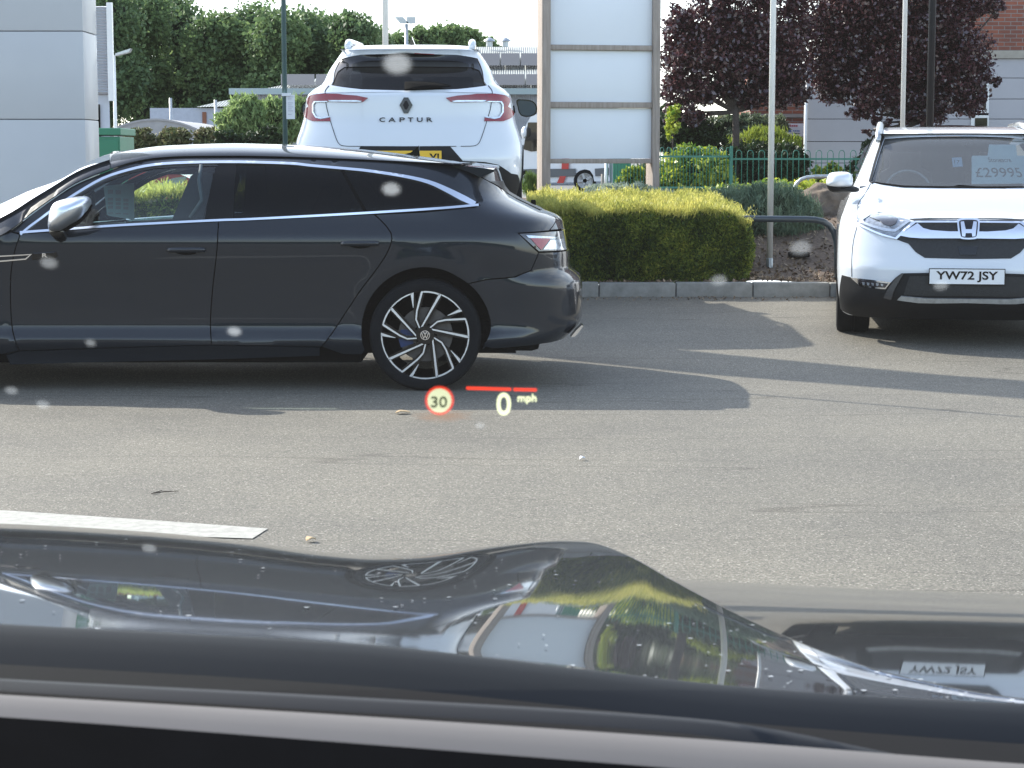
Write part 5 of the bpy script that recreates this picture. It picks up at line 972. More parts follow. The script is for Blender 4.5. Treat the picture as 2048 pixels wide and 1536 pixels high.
# second dark vehicle beside it
# ---------------- red car behind the left hedge ----------------
rc = thing('red_car', 'red car with its headlamp showing through the side window of the grey estate', 'car', (-4.2, 25, .3)); YR = 24.5
def rfc(u, v, d): p = at(u, v, YR); return (p[0], YR+d, p[2])
rb_ = [(60,470),(60,400),(90,360),(160,332),(255,345),(300,344),(350,347),(378,356),(388,372),(390,400),(390,470),(372,478),(366,455),(350,440),(330,436),(310,440),(296,455),(290,480),(140,480),(134,455),(120,440),(100,437),(80,455),(74,480)]
mb = MB(); mb.prism(spl(rb_[:11], 3)+rb_[11:], rfc, 1.6); mb.build('body', M['red_paint'], rc, 35)
mb = MB(); mb.prism(spl([(312,374),(335,360),(360,354),(374,354),(366,366),(345,374)], 2, True), lambda u, v, d: (rfc(u, v, 0)[0], YR-.012-d, rfc(u, v, 0)[2]), .02); mb.build('headlight', M['lamp_clear'], rc)
mb = MB(); mb.prism([(110,362),(165,338),(225,346),(225,360)], lambda u, v, d: (rfc(u, v, 0)[0], YR-.01-d, rfc(u, v, 0)[2]), .02); mb.build('side_window', M['gloss_black'], rc)
for px in (104, 330): plain_wheel(rc, (xat(px,470,YR), YR-.02, .3+.30), .30, .22, (0,-1,0))
# ---------------- small things on the tarmac ----------------
def gpt(px, py, dz=0):
    y = 12.0
    for _ in range(20): d = at(px, py, 1.0); y = (CAMH-gz(y)-dz)/(CAMH-d[2])
    return (d[0]*y, y, gz(y)+dz)
tan = pbr('dry leaf', (.42,.30,.17), .8, var=.3, vscale=80)
def litter(name, label, cat, px, py, L_, W_, m, rot=0, h=.012):
    c = gpt(px, py); t = spl([(-L_/2,0),(-L_/4,W_/2),(L_/5,W_*.4),(L_/2,W_*.1),(L_/4,-W_*.4),(-L_/4,-W_/2)], 3, True); V = []; n = len(t)
    for k, s_ in ((0,1),(1,.9)): V += [(c[0]+(u*math.cos(rot)-v*math.sin(rot))*s_, c[1]+(u*math.sin(rot)+v*math.cos(rot))*s_, c[2]+.004+k*.004+h*abs(v/W_)*2+h*.6*(u/L_)**2) for u, v in t]
    F = [tuple(range(n, 2*n)), tuple(range(n))[::-1]]+[(i, (i+1)%n, (i+1)%n+n, i+n) for i in range(n)]
    return solo(mk(name, V, F, m), label, cat)
litter('dry_leaf', 'curled tan leaf on the tarmac below the rear wheel of the estate', 'leaf', 806, 828, .085, .06, tan, .1)
litter('dry_leaf', 'small tan leaf on the tarmac just beyond the dark bonnet', 'leaf', 622, 1084, .04, .04, tan, .6)
litter('dry_leaf', 'tiny pale scrap on the sunlit tarmac in the middle of the lane', 'litter', 1165, 921, .03, .03, M['paper'], .3)
c0, c1 = gpt(303, 987, .006), gpt(357, 982, .006); cm = gpt(330, 983, .01); tw = MB(); tw.tube([c0, cm, c1], [.002,.0025,.0015], 6); tw.tube([c0, (c0[0]+.03, c0[1]+.08, c0[2])], .002, 5); solo(tw.build('twig', pbr('dark twig', (.05,.035,.025), .9)), 'thin dark twig on the tarmac above the white painted line', 'twig')
c = at(1596, 527, 19.6); zz = bank(c[0], 19.6); solo(MB().box(c[0]-.10, c[0]+.10, 19.5, 19.62, zz+.0, zz+.05, .01).build('drain_cover', M['black'], None, True), 'small black cover sunk in the bark mulch by the flagpole', 'cover')
# ---------------- planting ----------------
def crown_pts(blobs, Y, n, dy, clump=.30, per=24, shell=.45):
    """leaf positions: clumps spread over traced blobs (px, py, rx, ry)"""
    A = np.array([b[2]*b[3] for b in blobs], float); A /= A.sum(); out = []
    for b, a in zip(blobs, A):
        c = at(b[0], b[1], Y); k = Y/FPX; r = (b[2]*k, min(dy, max(b[2], b[3])*k*1.1), b[3]*k); m = max(3, int(n*a/per)); cc = blob(c, r, m, shell)
        s = clump*min(r[0], r[2])
        out.append((cc[:,None,:]+RS.normal(size=(m,per,3))*np.array([s,s,s*.8])*.45).reshape(-1,3))
    return np.concatenate(out)
def plant(name, label, cat, Y, blobs, n, size, m, aspect=.5, dy=1.5, stem=None, group=None, zg=None, clump=.3, D=None, jit=.5, per=24, shell=.45, stem_r=.05, stem_m=None, lname='foliage', core=False, curl=.25):
    P = crown_pts(blobs, Y, n, dy, clump, per, shell); bx_ = sum(b[0]*b[2] for b in blobs)/sum(b[2] for b in blobs); x = xat(stem or bx_, 300, Y); zg = gfar(x, Y) if zg is None else zg
    P = P[P[:,2] > zg+.02]; t = thing(name, label, cat, (x, Y, zg), group); leaves(lname, P, size, m, t, aspect, None if D is None else np.tile(D, (len(P),1)), jit, curl)
    mb = MB(); zm = np.mean([at(b[0], b[1], Y)[2] for b in blobs]); top = (x+.0, Y, min(zm, zg+(zm-zg)*.8)); mb.tube([(x,Y,zg-.03),(x+stem_r*.3,Y,(zg+top[2])/2),top], [stem_r, stem_r*.8, stem_r*.6], 8)
    for b in blobs:
        c = at(b[0], b[1], Y); q = Vector(top)*.35+Vector((x,Y,zg+(top[2]-zg)*.6))*.65; mb.tube([q, (Vector(c)+q)/2+Vector((0,0,.1*(c[2]-q.z))), c], [stem_r*.5, stem_r*.3, stem_r*.1], 6)
    mb.build('trunk' if cat == 'tree' else 'stems', stem_m or M['bark'], t, True)
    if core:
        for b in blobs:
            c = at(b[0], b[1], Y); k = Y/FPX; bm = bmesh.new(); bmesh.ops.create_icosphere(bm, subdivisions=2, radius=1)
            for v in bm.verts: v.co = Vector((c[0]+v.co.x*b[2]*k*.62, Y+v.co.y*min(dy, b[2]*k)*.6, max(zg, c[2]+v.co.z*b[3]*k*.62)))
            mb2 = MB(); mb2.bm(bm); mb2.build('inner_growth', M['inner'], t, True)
    return t
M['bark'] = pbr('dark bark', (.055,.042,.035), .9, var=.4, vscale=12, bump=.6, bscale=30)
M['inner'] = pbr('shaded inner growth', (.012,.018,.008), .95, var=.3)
mt_ = [leafm('woodland leaf a', [(.05,.088,.04),(.11,.18,.075),(.22,.30,.12)], .55, .45, .25), leafm('woodland leaf b', [(.06,.10,.045),(.135,.21,.08),(.26,.34,.135)], .55, .45, .25)]
# woodland behind the warehouse: trees one by one
row = [(215,-10,62,75),(285,-5,62,70),(352,20,55,60),(425,50,58,55),(500,35,58,52),(560,45,52,55),(612,50,50,60),(668,55,48,55),(712,52,42,50),(752,75,32,45)]
lab = ['tall tree at the left end of the wood, beside the totem','tree with the highest top left of the sky gap','tree with a rounded top just left of the dip in the wood','pale topped tree right of the dip in the wood','broad tree midway between the dip and the notice pole','tree with a ragged top just left of the notice pole','tree crossed by the grey green notice pole','wide round tree just right of the notice pole','tree above the left corner of the crossover roof','dark slim tree at the right end of the wood, by the white flagpole']
for i, (px, py, rx, ry) in enumerate(row):
    Y = 150+(i*37%5)*3; bl_ = [(px, py+ry*.6, rx, ry)]
    for k in range(9): bl_.append((px+RS.uniform(-.8,.8)*rx, py+RS.uniform(-.1,3.4)*ry*.75, rx*RS.uniform(.35,.6), ry*RS.uniform(.35,.55)))
    bl_ += [(px+RS.uniform(-.5,.5)*rx, py+ry*2.2, rx*.9, ry*.9), (px+RS.uniform(-.5,.5)*rx, 215, rx*.9, 45)]
    plant('woodland_tree', lab[i], 'tree', Y, bl_, 20000, .36, mt_[i%2], .62, 4.5, px, 'trees of the wood behind the warehouse', .3, clump=.42, per=30, stem_r=.35, shell=.5, core=True)
far = [(800,100,34,36),(850,86,34,30),(895,78,32,28),(935,84,30,28),(975,98,30,22)]
lab = ['far rounded tree under the floodlights','far tree left of the crossover aerial','highest of the far trees above the crossover roof','far tree over the right half of the crossover roof','lowest far tree, above the warehouse roof vents']
for i, (px, py, rx, ry) in enumerate(far):
    bl_ = [(px, py, rx, ry), (px-rx*.5, py+ry*.8, rx*.8, ry*.8), (px+rx*.5, py+ry*.9, rx*.8, ry*.8), (px, py+2*ry, rx, ry)]+[(px+RS.uniform(-.8,.8)*rx, py+RS.uniform(-.8,.3)*ry, rx*.4, ry*.35) for _ in range(4)]
    plant('distant_tree', lab[i], 'tree', 185+3*i, bl_, 8000, .38, mt_[1], .62, 4, px, 'far trees behind the crossover', .3, clump=.4, per=24, stem_r=.3, core=True)
# purple leaved plum trees
pl_ = leafm('purple leaf', [(.024,.009,.012),(.062,.019,.024),(.14,.055,.055)], .28, .22, .9, .9)
t1 = [(1358,50,34,38),(1425,40,60,42),(1500,60,70,55),(1570,70,58,55),(1365,110,45,50),(1425,100,60,55),(1490,120,65,55),(1560,130,60,55),(1355,175,34,36),(1400,185,40,34),(1455,180,45,32),(1530,185,45,30),(1590,185,35,28),(1345,225,18,22),(1385,232,30,20),(1470,-70,120,50),(1400,-5,26,14),(1455,5,30,16),(1530,0,34,18),(1590,5,30,26),(1500,205,30,16),(1560,205,30,16)]
t2 = [(1650,40,60,65),(1720,15,75,75),(1800,40,75,75),(1870,60,62,75),(1920,110,58,70),(1660,120,55,50),(1730,125,65,55),(1800,140,65,55),(1870,160,58,50),(1935,165,44,48),(1680,180,45,32),(1745,195,50,34),(1810,205,55,32),(1880,215,50,30),(1940,205,34,26),(1655,165,34,30),(1715,225,30,16),(1762,246,22,18),(1776,268,12,14),(1915,15,60,32),(1965,10,45,22),(1995,18,22,16),(1790,-80,190,70),(1830,235,40,18),(1735,262,12,10),(1960,150,26,30),(1985,160,14,14)]
plant('purple_tree', 'purple leaved tree with a visible trunk just right of the notice board', 'tree', 33, t1, 42000, .072, pl_, .6, 1.3, 1469, 'purple leaved trees', clump=.36, per=18, stem_r=.075, shell=.75)
plant('purple_tree', 'larger purple leaved tree overhanging the roof of the white SUV', 'tree', 33.5, t2, 62000, .072, pl_, .6, 1.5, 1845, 'purple leaved trees', clump=.36, per=18, stem_r=.09, shell=.75)
# golden hedges
yew = leafm('golden yew, side growth', [(.010,.028,.006),(.05,.095,.014),(.20,.26,.032),(.46,.44,.06)], .5, .45, 2.2)  # side leaves coloured darker for the shade on the hedge front
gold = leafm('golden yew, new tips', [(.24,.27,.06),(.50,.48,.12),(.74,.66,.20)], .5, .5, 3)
def hedge(name, label, x0, x1, y0, y1, z0, zf, zr, end=.5, nf=30000, nt=30000, size=.040):
    t = thing(name, label, 'hedge', ((x0+x1)/2, (y0+y1)/2, z0))
    def top(x, y): return zf+(zr-zf)*(y-y0)/(y1-y0)-.09*sm((x-(x1-end))/end)**2+.02*math.sin(x*9+y*4)+.012*math.sin(x*23)
    fr = lambda x, z: y0+.03*math.sin(x*6+z*5)+.02*math.sin(x*17-z*11)+.06*max(0, (z-zf+.12)/.12)**2+(0.16*sm((x-(x1-.25))/.25)**2)
    P = []
    for _ in range(nf):
        x = RS.uniform(x0, x1); z = z0+(top(x, y0)-z0)*RS.rand(); P.append((x, fr(x, z)+abs(RS.normal())*.035, z))
    for _ in range(nf//4):
        y = RS.uniform(y0, y1); z = z0+(top(x1, y)-z0)*RS.rand(); P.append((x1-.04*math.sin(z*8)-abs(RS.normal())*.04-.10*((y-y0-.3)**2 if y < y0+.3 else 0), y, z))
    P = np.array(P); D = np.stack([RS.normal(size=len(P))*.35, -np.ones(len(P))*.5, np.ones(len(P))*.75], 1)
    leaves('shaded_side_growth', P, size, yew, t, .26, D, .95, .1)
    Q = []; 
    for _ in range(nt):
        x = RS.uniform(x0, x1); y = y0+.02+(y1-y0)*RS.rand()**1.2; Q.append((x, y, top(x, y)+RS.normal()*.02+(.05*RS.rand()**3)))
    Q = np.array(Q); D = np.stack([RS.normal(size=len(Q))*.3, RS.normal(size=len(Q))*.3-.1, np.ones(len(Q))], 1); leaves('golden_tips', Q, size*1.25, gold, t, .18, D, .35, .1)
    S_ = []                                   # long stray shoots standing proud
    for _ in range(170):
        x = RS.uniform(x0, x1); y = RS.uniform(y0, y1-.2); h = RS.uniform(.04,.13); dx = RS.normal()*.02; z = top(x, y)
        for k in range(14): a = k/13; S_.append((x+dx*a*3+RS.normal()*.006, y, z+h*a))
    leaves('shoots', np.array(S_), size*.8, gold, t, .22, np.tile((0,0,1.), (len(S_),1)), .9, .1)
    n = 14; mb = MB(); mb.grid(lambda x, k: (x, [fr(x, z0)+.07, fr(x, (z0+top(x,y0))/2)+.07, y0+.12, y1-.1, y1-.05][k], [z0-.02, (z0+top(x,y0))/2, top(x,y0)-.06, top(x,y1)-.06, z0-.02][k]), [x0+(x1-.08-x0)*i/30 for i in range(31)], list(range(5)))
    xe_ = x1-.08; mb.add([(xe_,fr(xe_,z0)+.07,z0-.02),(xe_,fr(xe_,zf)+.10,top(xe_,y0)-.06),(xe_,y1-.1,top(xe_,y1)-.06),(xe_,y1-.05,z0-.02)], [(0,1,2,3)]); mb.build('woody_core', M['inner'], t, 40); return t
hedge('golden_hedge', 'clipped golden hedge behind the kerb between the grey estate and the SUV', .15, xat(1503,450,18.2), 18.12, 20.0, .29, zat(424,18.2), zat(391,20.0))
hedge('golden_hedge', 'clipped golden hedge seen through the side window of the grey estate', -5.0, -1.95, 18.2, 19.3, .29, zat(390,18.2), zat(383,19.3), .3, 14000, 14000, .05)
# shrubs
ol = leafm('laurel leaf', [(.03,.08,.012),(.13,.23,.025),(.42,.47,.05),(.62,.58,.08)], .35, .4, 2.0, .6); dg = leafm('dark privet leaf', [(.008,.018,.006),(.022,.045,.012),(.05,.09,.02)], .5, .2, 2)
lime = leafm('lime feathery leaf', [(.10,.16,.02),(.24,.31,.04),(.36,.40,.06)], .5, .4, 2); sil_ = leafm('silver leaf', [(.22,.27,.20),(.36,.42,.33),(.48,.52,.42)], .6, .3, 4)
blu = leafm('grey green needle', [(.06,.11,.065),(.15,.22,.135),(.27,.34,.21)], .6, .25, 3); wil = leafm('willow leaf', [(.10,.17,.05),(.24,.34,.12),(.42,.50,.22)], .55, .45, 2); brn = leafm('rusty privet leaf', [(.05,.075,.025),(.12,.14,.05),(.30,.22,.13)], .6, .25, 1.2)
UP = (0,0,1.)
plant('laurel_shrub', 'yellow green laurel bush behind the close spaced fence', 'shrub', 31, [(1385,345,70,45),(1345,365,45,35),(1420,330,35,35),(1430,365,38,35),(1375,315,35,25),(1395,385,60,28)], 9000, .085, ol, .5, .6, clump=.3, per=12, core=True, stem_r=.02)
plant('dark_shrub', 'dark spreading shrub under the left purple tree', 'shrub', 33.8, [(1350,250,50,45),(1395,262,45,35),(1425,275,32,28),(1340,285,40,25),(1390,290,50,20)], 7000, .09, dg, .5, .6, clump=.3, per=14, core=True, stem_r=.03)
plant('green_sapling', 'bright green young growth at the left edge of the purple tree', 'shrub', 32.2, [(1345,238,14,26),(1352,222,10,14),(1340,262,12,16)], 500, .09, ol, .5, .25, clump=.4, per=8, stem_r=.015)
plant('clipped_hedge', 'dark clipped hedge block behind the wide spaced fence', 'hedge', 33.2, [(1475,335,40,48),(1520,335,42,50),(1565,335,42,48),(1592,338,24,44)], 11000, .07, dg, .5, .9, clump=.25, per=14, shell=.2, core=True, stem_r=.03)
plant('lime_conifer', 'lime green feathery conifer behind the clipped hedge', 'shrub', 34.5, [(1490,290,40,26),(1535,285,45,30),(1575,292,32,22),(1525,272,30,18)], 5000, .11, lime, .18, .6, D=UP, jit=.35, clump=.35, per=12, core=True, stem_r=.03)
plant('low_shrub', 'small bright green bush behind the fence at the foot of the panelled wall', 'shrub', 32, [(1655,352,30,22),(1685,358,30,16),(1640,365,18,14),(1668,338,14,12)], 1800, .075, ol, .5, .4, clump=.35, per=10, stem_r=.015, core=True)
plant('leafy_shrub', 'mid green shrub at the right end of the fence beside the SUV', 'shrub', 31, [(1722,345,28,30),(1738,315,22,28),(1745,360,30,25),(1735,295,12,14)], 2200, .09, dg, .45, .4, clump=.35, per=10, stem_r=.02)
plant('ivy_bank', 'low ivy under the fence left of the boulder', 'ground cover', 26.5, [(1560,378,90,16),(1640,374,60,14),(1470,385,60,14)], 3600, .06, ol, .55, .8, clump=.5, per=12, stem_r=.01)
plant('rosemary_shrub', 'soft grey green needle leaved shrub behind the flagpole', 'shrub', 20.6, [(1530,425,85,52),(1475,415,60,40),(1590,430,52,42),(1560,470,62,38),(1510,470,70,40),(1440,402,45,26),(1545,390,60,24),(1620,448,28,26),(1450,440,60,50)], 34000, .085, blu, .09, .55, D=(0,-.15,.9), jit=.55, zg=.62, clump=.30, per=16, core=True, stem_r=.012, shell=.3)
plant('silver_shrub', 'pale silver leaved shrub behind the golden hedge by the board post', 'shrub', 20.4, [(1215,380,42,12),(1260,378,42,12),(1190,386,25,10),(1300,384,24,10),(1330,388,22,9),(1245,392,90,10)], 5200, .05, sil_, .25, .35, D=UP, jit=.7, zg=.70, clump=.4, per=10, stem_r=.008)
plant('grass_tuft', 'green grass tuft between the crossover wheel and the notice board post', 'grass', 21.5, [(1062,368,14,20),(1075,372,14,16)], 900, .13, leafm('grass blade', [(.05,.10,.015),(.12,.20,.03),(.2,.3,.05)], .5, .3, 3), .07, .2, D=UP, jit=.3, zg=.75, clump=.5, per=10, stem_r=.005)
plant('yellow_shrub', 'yellow green bush below the notice board behind the fence', 'shrub', 31.5, [(1262,355,18,22),(1250,365,16,14),(1275,345,12,14)], 1300, .08, ol, .5, .3, clump=.4, per=8, stem_r=.012, core=True)
plant('bare_shrub', 'brown twiggy bush below the notice board behind the fence', 'shrub', 31.8, [(1292,350,20,30),(1305,340,16,30)], 1100, .08, brn, .3, .3, clump=.5, per=8, stem_r=.012)
plant('willow_shrub', 'tall pale willow like shrub left of the notice pole', 'shrub', 38, [(488,235,38,40),(478,212,22,24),(505,215,22,22),(470,255,32,26),(505,262,36,26),(450,245,20,20)], 5200, .13, wil, .28, .9, D=UP, jit=.8, clump=.35, per=12, core=True, stem_r=.03, zg=.3)
plant('willow_shrub', 'pale willow like shrub crossed by the notice pole', 'shrub', 38.5, [(555,235,32,36),(545,215,20,20),(590,225,26,34),(570,262,36,24),(600,255,24,28)], 4800, .13, wil, .28, .9, D=UP, jit=.8, clump=.35, per=12, core=True, stem_r=.03, zg=.3)
plant('dark_shrub', 'dark green bush at the foot of the two willow like shrubs', 'shrub', 36, [(510,278,34,16),(540,275,28,20),(480,285,28,14),(450,275,22,16)], 2200, .10, dg, .5, .7, clump=.35, per=12, core=True, stem_r=.03, zg=.3)
for i, (px, rx, lb) in enumerate(((278,30,'beside the green cabinet'),(348,32,'in front of the white canopy'),(415,28,'below the brown door'))):
    plant('rusty_hedge', 'brown tinged clipped bush '+lb, 'shrub', 42, [(px,278,rx,20),(px-8,269,rx*.6,12),(px+10,267,rx*.6,11),(px,292,rx,20)], 3400, .11, brn, .45, .9, group='brown tinged bushes in front of the canopy', clump=.35, per=12, core=True, stem_r=.03, zg=.3)
plant('distant_shrub', 'grey green bushes against the brick wing behind the purple tree trunk', 'shrub', 38.8, [(1450,245,28,20),(1500,248,36,20),(1545,250,30,20),(1470,270,50,20)], 3000, .12, leafm('hazy leaf', [(.07,.10,.06),(.13,.17,.09),(.22,.2,.12)], .6, .3, 1), .4, .7, clump=.4, per=12, core=True, stem_r=.03)
# boulder
bm = bmesh.new(); bmesh.ops.create_icosphere(bm, subdivisions=5, radius=1); from mathutils import noise
c = at(1648, 425, 21.8)
for v in bm.verts:
    p = v.co.copy(); k = 1+.20*noise.noise(p*1.6)+.10*noise.noise(p*4)+.035*noise.noise(p*11)+.02*abs(noise.noise(p*24)); v.co = Vector((c[0]+p.x*.40*k, c[1]+p.y*.35*k, c[2]+max(-.9, p.z)*.30*k))
rk = MB().bm(bm).build('boulder', pbr('brown sandstone', (.20,.145,.10), .9, col2=(.07,.055,.045), vscale=5, bump=.8, bscale=25), None, 60); solo(rk, 'rough brown boulder on the bank behind the flagpole', 'boulder')
# hedgerow added behind the viewer for a dark band in reflections
n = 9000; P = np.stack([RS.uniform(-45,45,n), -32+RS.normal(size=n)*.8, RS.uniform(0,1,n)**.8*3.4], 1); leaves('unseen_hedgerow', P, 1.1, mt_[0], None, .6, kind='stuff')
# ---------------- the viewer's own car: bonnet, scuttle, dashboard, windscreen ----------------
own = thing('viewer_car', 'dark glossy car bonnet filling the foreground, seen from the driving seat', 'car', (0, 1.6, 0))
bonm = pbr('dark metallic bonnet paint', (.004,.005,.007), .5, .0, 1.0, spec=.1, var=.05, vscale=3); bonm.node_tree.nodes['Principled BSDF'].inputs['Coat Roughness'].default_value = .022
pyc = cubic([-1400,0,300,500,650,750,850,1000,1130,1180,1250,1350,1500,1650,1800,2048,2900], [1010,1047,1064,1084,1104,1111,1107,1090,1080,1084,1108,1163,1240,1305,1352,1398,1440])
yc_ = cubic([-1400,1150,1350,1500,1800,2048,2900], [2.2,2.15,1.90,1.68,1.42,1.27,1.15])
pye = cubic([-1400,0,700,1100,1400,1700,2048,2900], [1180,1265,1302,1348,1386,1410,1424,1470])
sl_f = cubic([-.2,0,.11,.25,.48,.74,1.0], [.25,.1905,.162,.147,.127,.110,.138])   # slope of the panel from its brow back to the screen
def march(px, p0, p1, efun):
    """panel section seen from the driver's eye: depth and height for a unit brow distance, from the reflection each point must give"""
    m0 = at(px, p0, 1.0)[2]-CAMH; y, z = 1.0, CAMH+m0; q = [(y, z)]; k = 0
    while k < 1500:
        pr = proj((0, y, z))[1]
        if pr >= p1 or y < .2:
            if len(q) > 1: f_ = (p1-pr0)/max(1e-6, pr-pr0); q[-1] = (q[-2][0]+(q[-1][0]-q[-2][0])*f_, q[-2][1]+(q[-1][1]-q[-2][1])*f_)
            break
        pr0 = pr
        a_ = FPX*(CAMH-z)/y; y -= .0025; z += .0025*(a_-efun(pr, a_))/2/FPX; q.append((y, z)); k += 1
    return q
def resample(q, n):
    o = []
    for i in range(n): t = i/(n-1)*(len(q)-1); a = int(t); b = min(a+1, len(q)-1); f_ = t-a; o.append((q[a][0]*(1-f_)+q[b][0]*f_, q[a][1]*(1-f_)+q[b][1]*f_))
    return o
scl = lambda q, k: [(y*k, CAMH+(z-CAMH)*k) for y, z in q]
wx = lambda px, y, z: (px-1024)/FPX*(y*CP-(z-CAMH)*SP)
EL = cubic([0,.03,.07,.2,.52,.88,1.0], [-560,-460,-395,-270,0,130,60]); EM = cubic([0,.04,.12,.42,.55,.75,.86,.93,.97,1.0], [-480,-300,-175,0,80,158,172,70,0,-30]); ER_ = cubic([0,.15,.4,.7,.9,1.0], [-60,0,80,150,120,60]); EW = cubic([0,10,30,70,165,220], [-740,-600,-420,-260,-110,-40])
YE = 1.12; cols = list(range(-1400, 2901, 20)); NR = 64; V = []; ycrest = {}
for px in cols:
    pc, pe = pyc(px), pye(px); b_ = sm((px-1140)/180)
    c_b = sm((px-830)/260)
    def ef(pr, a_): u = min(1, (pr-pc)/max(8, pe-pc)); return (EL(u)*(1-c_b)+c_b*EM(u))*(1-b_)+ER_(u)*b_
    q = march(px, pc, pe, ef); k = YE/q[-1][0]; ycrest[px] = k; q = resample(scl(q, k), NR)
    q = [(q[0][0]+.06, q[0][1]-.035), (q[0][0]+.008, q[0][1]-.0017)]+q; V += [(wx(px, y, z), y, z) for y, z in q]
nr = NR+2; F = [(i*nr+j, i*nr+j+1, (i+1)*nr+j+1, (i+1)*nr+j) for i in range(len(cols)-1) for j in range(nr-1)]
bon = mk('bonnet', V, F, bonm, own, True); bV = V
pyf = cubic([1100,1250,1500,1700,2048,2900], [1120,1150,1166,1176,1190,1230]); V = []; cols2 = list(range(1140, 2901, 20)); n2 = 30
for px in cols2:
    p0, p1 = pyf(px), max(pyf(px)+6, pyc(px)+14)
    ef = lambda pr, a_: max(-a_+100, EW(pr-p0))
    q = march(px, p0, p1, ef); q = resample(scl(q, (ycrest[px]+.12)/q[-1][0]), n2); q = [(q[0][0]+.1, q[0][1]-.08)]+q; V += [(wx(px, y, z), y, z) for y, z in q]
nr = n2+1; F = [(i*nr+j, i*nr+j+1, (i+1)*nr+j+1, (i+1)*nr+j) for i in range(len(cols2)-1) for j in range(nr-1)]
mk('wing', V, F, bonm, own, True)
# dust and water spots dried on the paint
dm_ = pbr('dried water spots', (.42,.44,.46), .8); mb = MB(); me = bon.data; rr = random.Random(3); inn = [v for v in bV if 1.12 < v[1] < 3.2 and abs(v[0]) < .62]
for _ in range(330):
    p = rr.choice(inn); r = rr.choice((.0008,.001,.0012,.0018)); x, y, z = p[0]+rr.uniform(-.006,.006), p[1], p[2]+.0012; mb.add([(x+r*math.cos(a), y+r*1.0*math.sin(a), z-r*math.sin(a)*.13) for a in [i*math.pi/4 for i in range(8)]], [tuple(range(8))])
mb.build('water_spots', dm_, bon)
def band(name, top, bot, yt, yb_, m, ext=0, k=3, sm_=True, bulge=0, parent=own):
    """panel running across the car between two lines of sight"""
    ft, fb = cubic(*zip(*top)), cubic(*zip(*bot)); cols = list(range(-1500, 3301, 60)); V = []
    for px in cols:
        A = at(px, ft(px), yt); B = at(px, fb(px), yb_)
        for j in range(k+1): t = j/k; V.append(tuple(np.array(A)*(1-t)+np.array(B)*t+np.array((0, 0, bulge*math.sin(math.pi*t)))))
    n = k+1; F = [(i*n+j, i*n+j+1, (i+1)*n+j+1, (i+1)*n+j) for i in range(len(cols)-1) for j in range(k)]
    return mk(name, V, F, m, parent, sm_)
E = [(-1500,1175),(0,1265),(700,1302),(1100,1348),(1400,1386),(1700,1410),(2048,1424),(3300,1480)]
sh = lambda L_, d: [(a, b+d) for a, b in L_]
grad = pbr('bonnet rear lip paint', (.017,.020,.024), .8, 0, 0, spec=.12, var=.05)
band('bonnet_lip', sh(E, -3), [(-1500,1240),(0,1330),(700,1372),(1400,1440),(2048,1490),(3300,1560)], 1.115, 1.06, grad, k=6, bulge=.012)
band('scuttle', [(-1500,1238),(0,1328),(700,1370),(1400,1438),(2048,1488),(3300,1558)], [(-1500,1310),(0,1400),(700,1445),(1400,1492),(2048,1540),(3300,1620)], 1.0, .93, M['black'])
wb_ = band('wiper_blade', [(-1500,1275),(0,1366),(700,1400),(1400,1443),(1560,1462),(1700,1490),(2048,1560),(3300,1700)], [(-1500,1290),(0,1382),(700,1424),(1400,1470),(1560,1500),(1700,1530),(2048,1600),(3300,1750)], .945, .925, pbr('wiper rubber and steel', (.014,.016,.019), .7, spec=.2), k=3, bulge=.004)
band('pale_strip', [(-1500,1300),(0,1389),(700,1431),(1400,1478),(2048,1528),(3300,1610)], [(-1500,1350),(0,1438),(700,1490),(1400,1545),(2048,1600),(3300,1700)], .90, .87, pbr('pale grey strip', (.14,.134,.13), .9, spec=.1, var=.05), k=4, bulge=.003)  # pale grey strip between the wiper and the dashboard
band('dashboard', [(-1500,1346),(0,1434),(700,1486),(1400,1541),(2048,1596),(3300,1696)], [(-1500,4200),(0,4200),(3300,4200)], .865, .50, M['black'], k=8)
# windscreen pane with specks of dirt on it
def wsp(px, py):   # point where a line of sight meets the raked pane
    d = at(px, py, 1.0); m_ = (d[2]-CAMH); y = (.93-(CAMH-1.06)*1.05)/(1+m_*1.05); return (d[0]*y, y, CAMH+m_*y)
pane = glassm('windscreen pane', (.96,.98,.975), refl=1.0, ior=1.13)
_N, _L = nodes(pane); _o = [n for n in _N if n.type == 'OUTPUT_MATERIAL'][0]; _s = _o.inputs[0].links[0].from_socket; _t = _N.new('ShaderNodeBsdfTranslucent'); _t.inputs[0].default_value = (.8,.8,.78,1); _m = _N.new('ShaderNodeMixShader'); _m.inputs[0].default_value = .0045   # fine dust film
_L(_s, _m.inputs[1]); _L(_t.outputs[0], _m.inputs[2]); _L(_m.outputs[0], _o.inputs[0])
cols = [-1400+i*200 for i in range(25)]; V = [wsp(c, r) for c in cols for r in (-900,-300,300,900,1380)]; F = [(i*5+j, i*5+j+1, (i+1)*5+j+1, (i+1)*5+j) for i in range(24) for j in range(4)]
ws = mk('windscreen', V, F, pane, own, False)
sp_ = bpy.data.materials.new('dirt specks'); sp_.use_nodes = True; N_, L_ = nodes(sp_); N_.remove(N_['Principled BSDF']); t_ = N_.new('ShaderNodeBsdfTransparent'); d_ = N_.new('ShaderNodeBsdfTranslucent'); d_.inputs[0].default_value = (.75,.78,.8,1); mx_ = N_.new('ShaderNodeMixShader'); mx_.inputs[0].default_value = .15
g_ = N_.new('ShaderNodeTexCoord'); v1 = N_.new('ShaderNodeVectorMath'); v1.operation = 'SUBTRACT'; v1.inputs[1].default_value = (.5,.5,.5); v2 = N_.new('ShaderNodeVectorMath'); v2.operation = 'MULTIPLY'; v2.inputs[1].default_value = (2,0,2); v3 = N_.new('ShaderNodeVectorMath'); v3.operation = 'LENGTH'
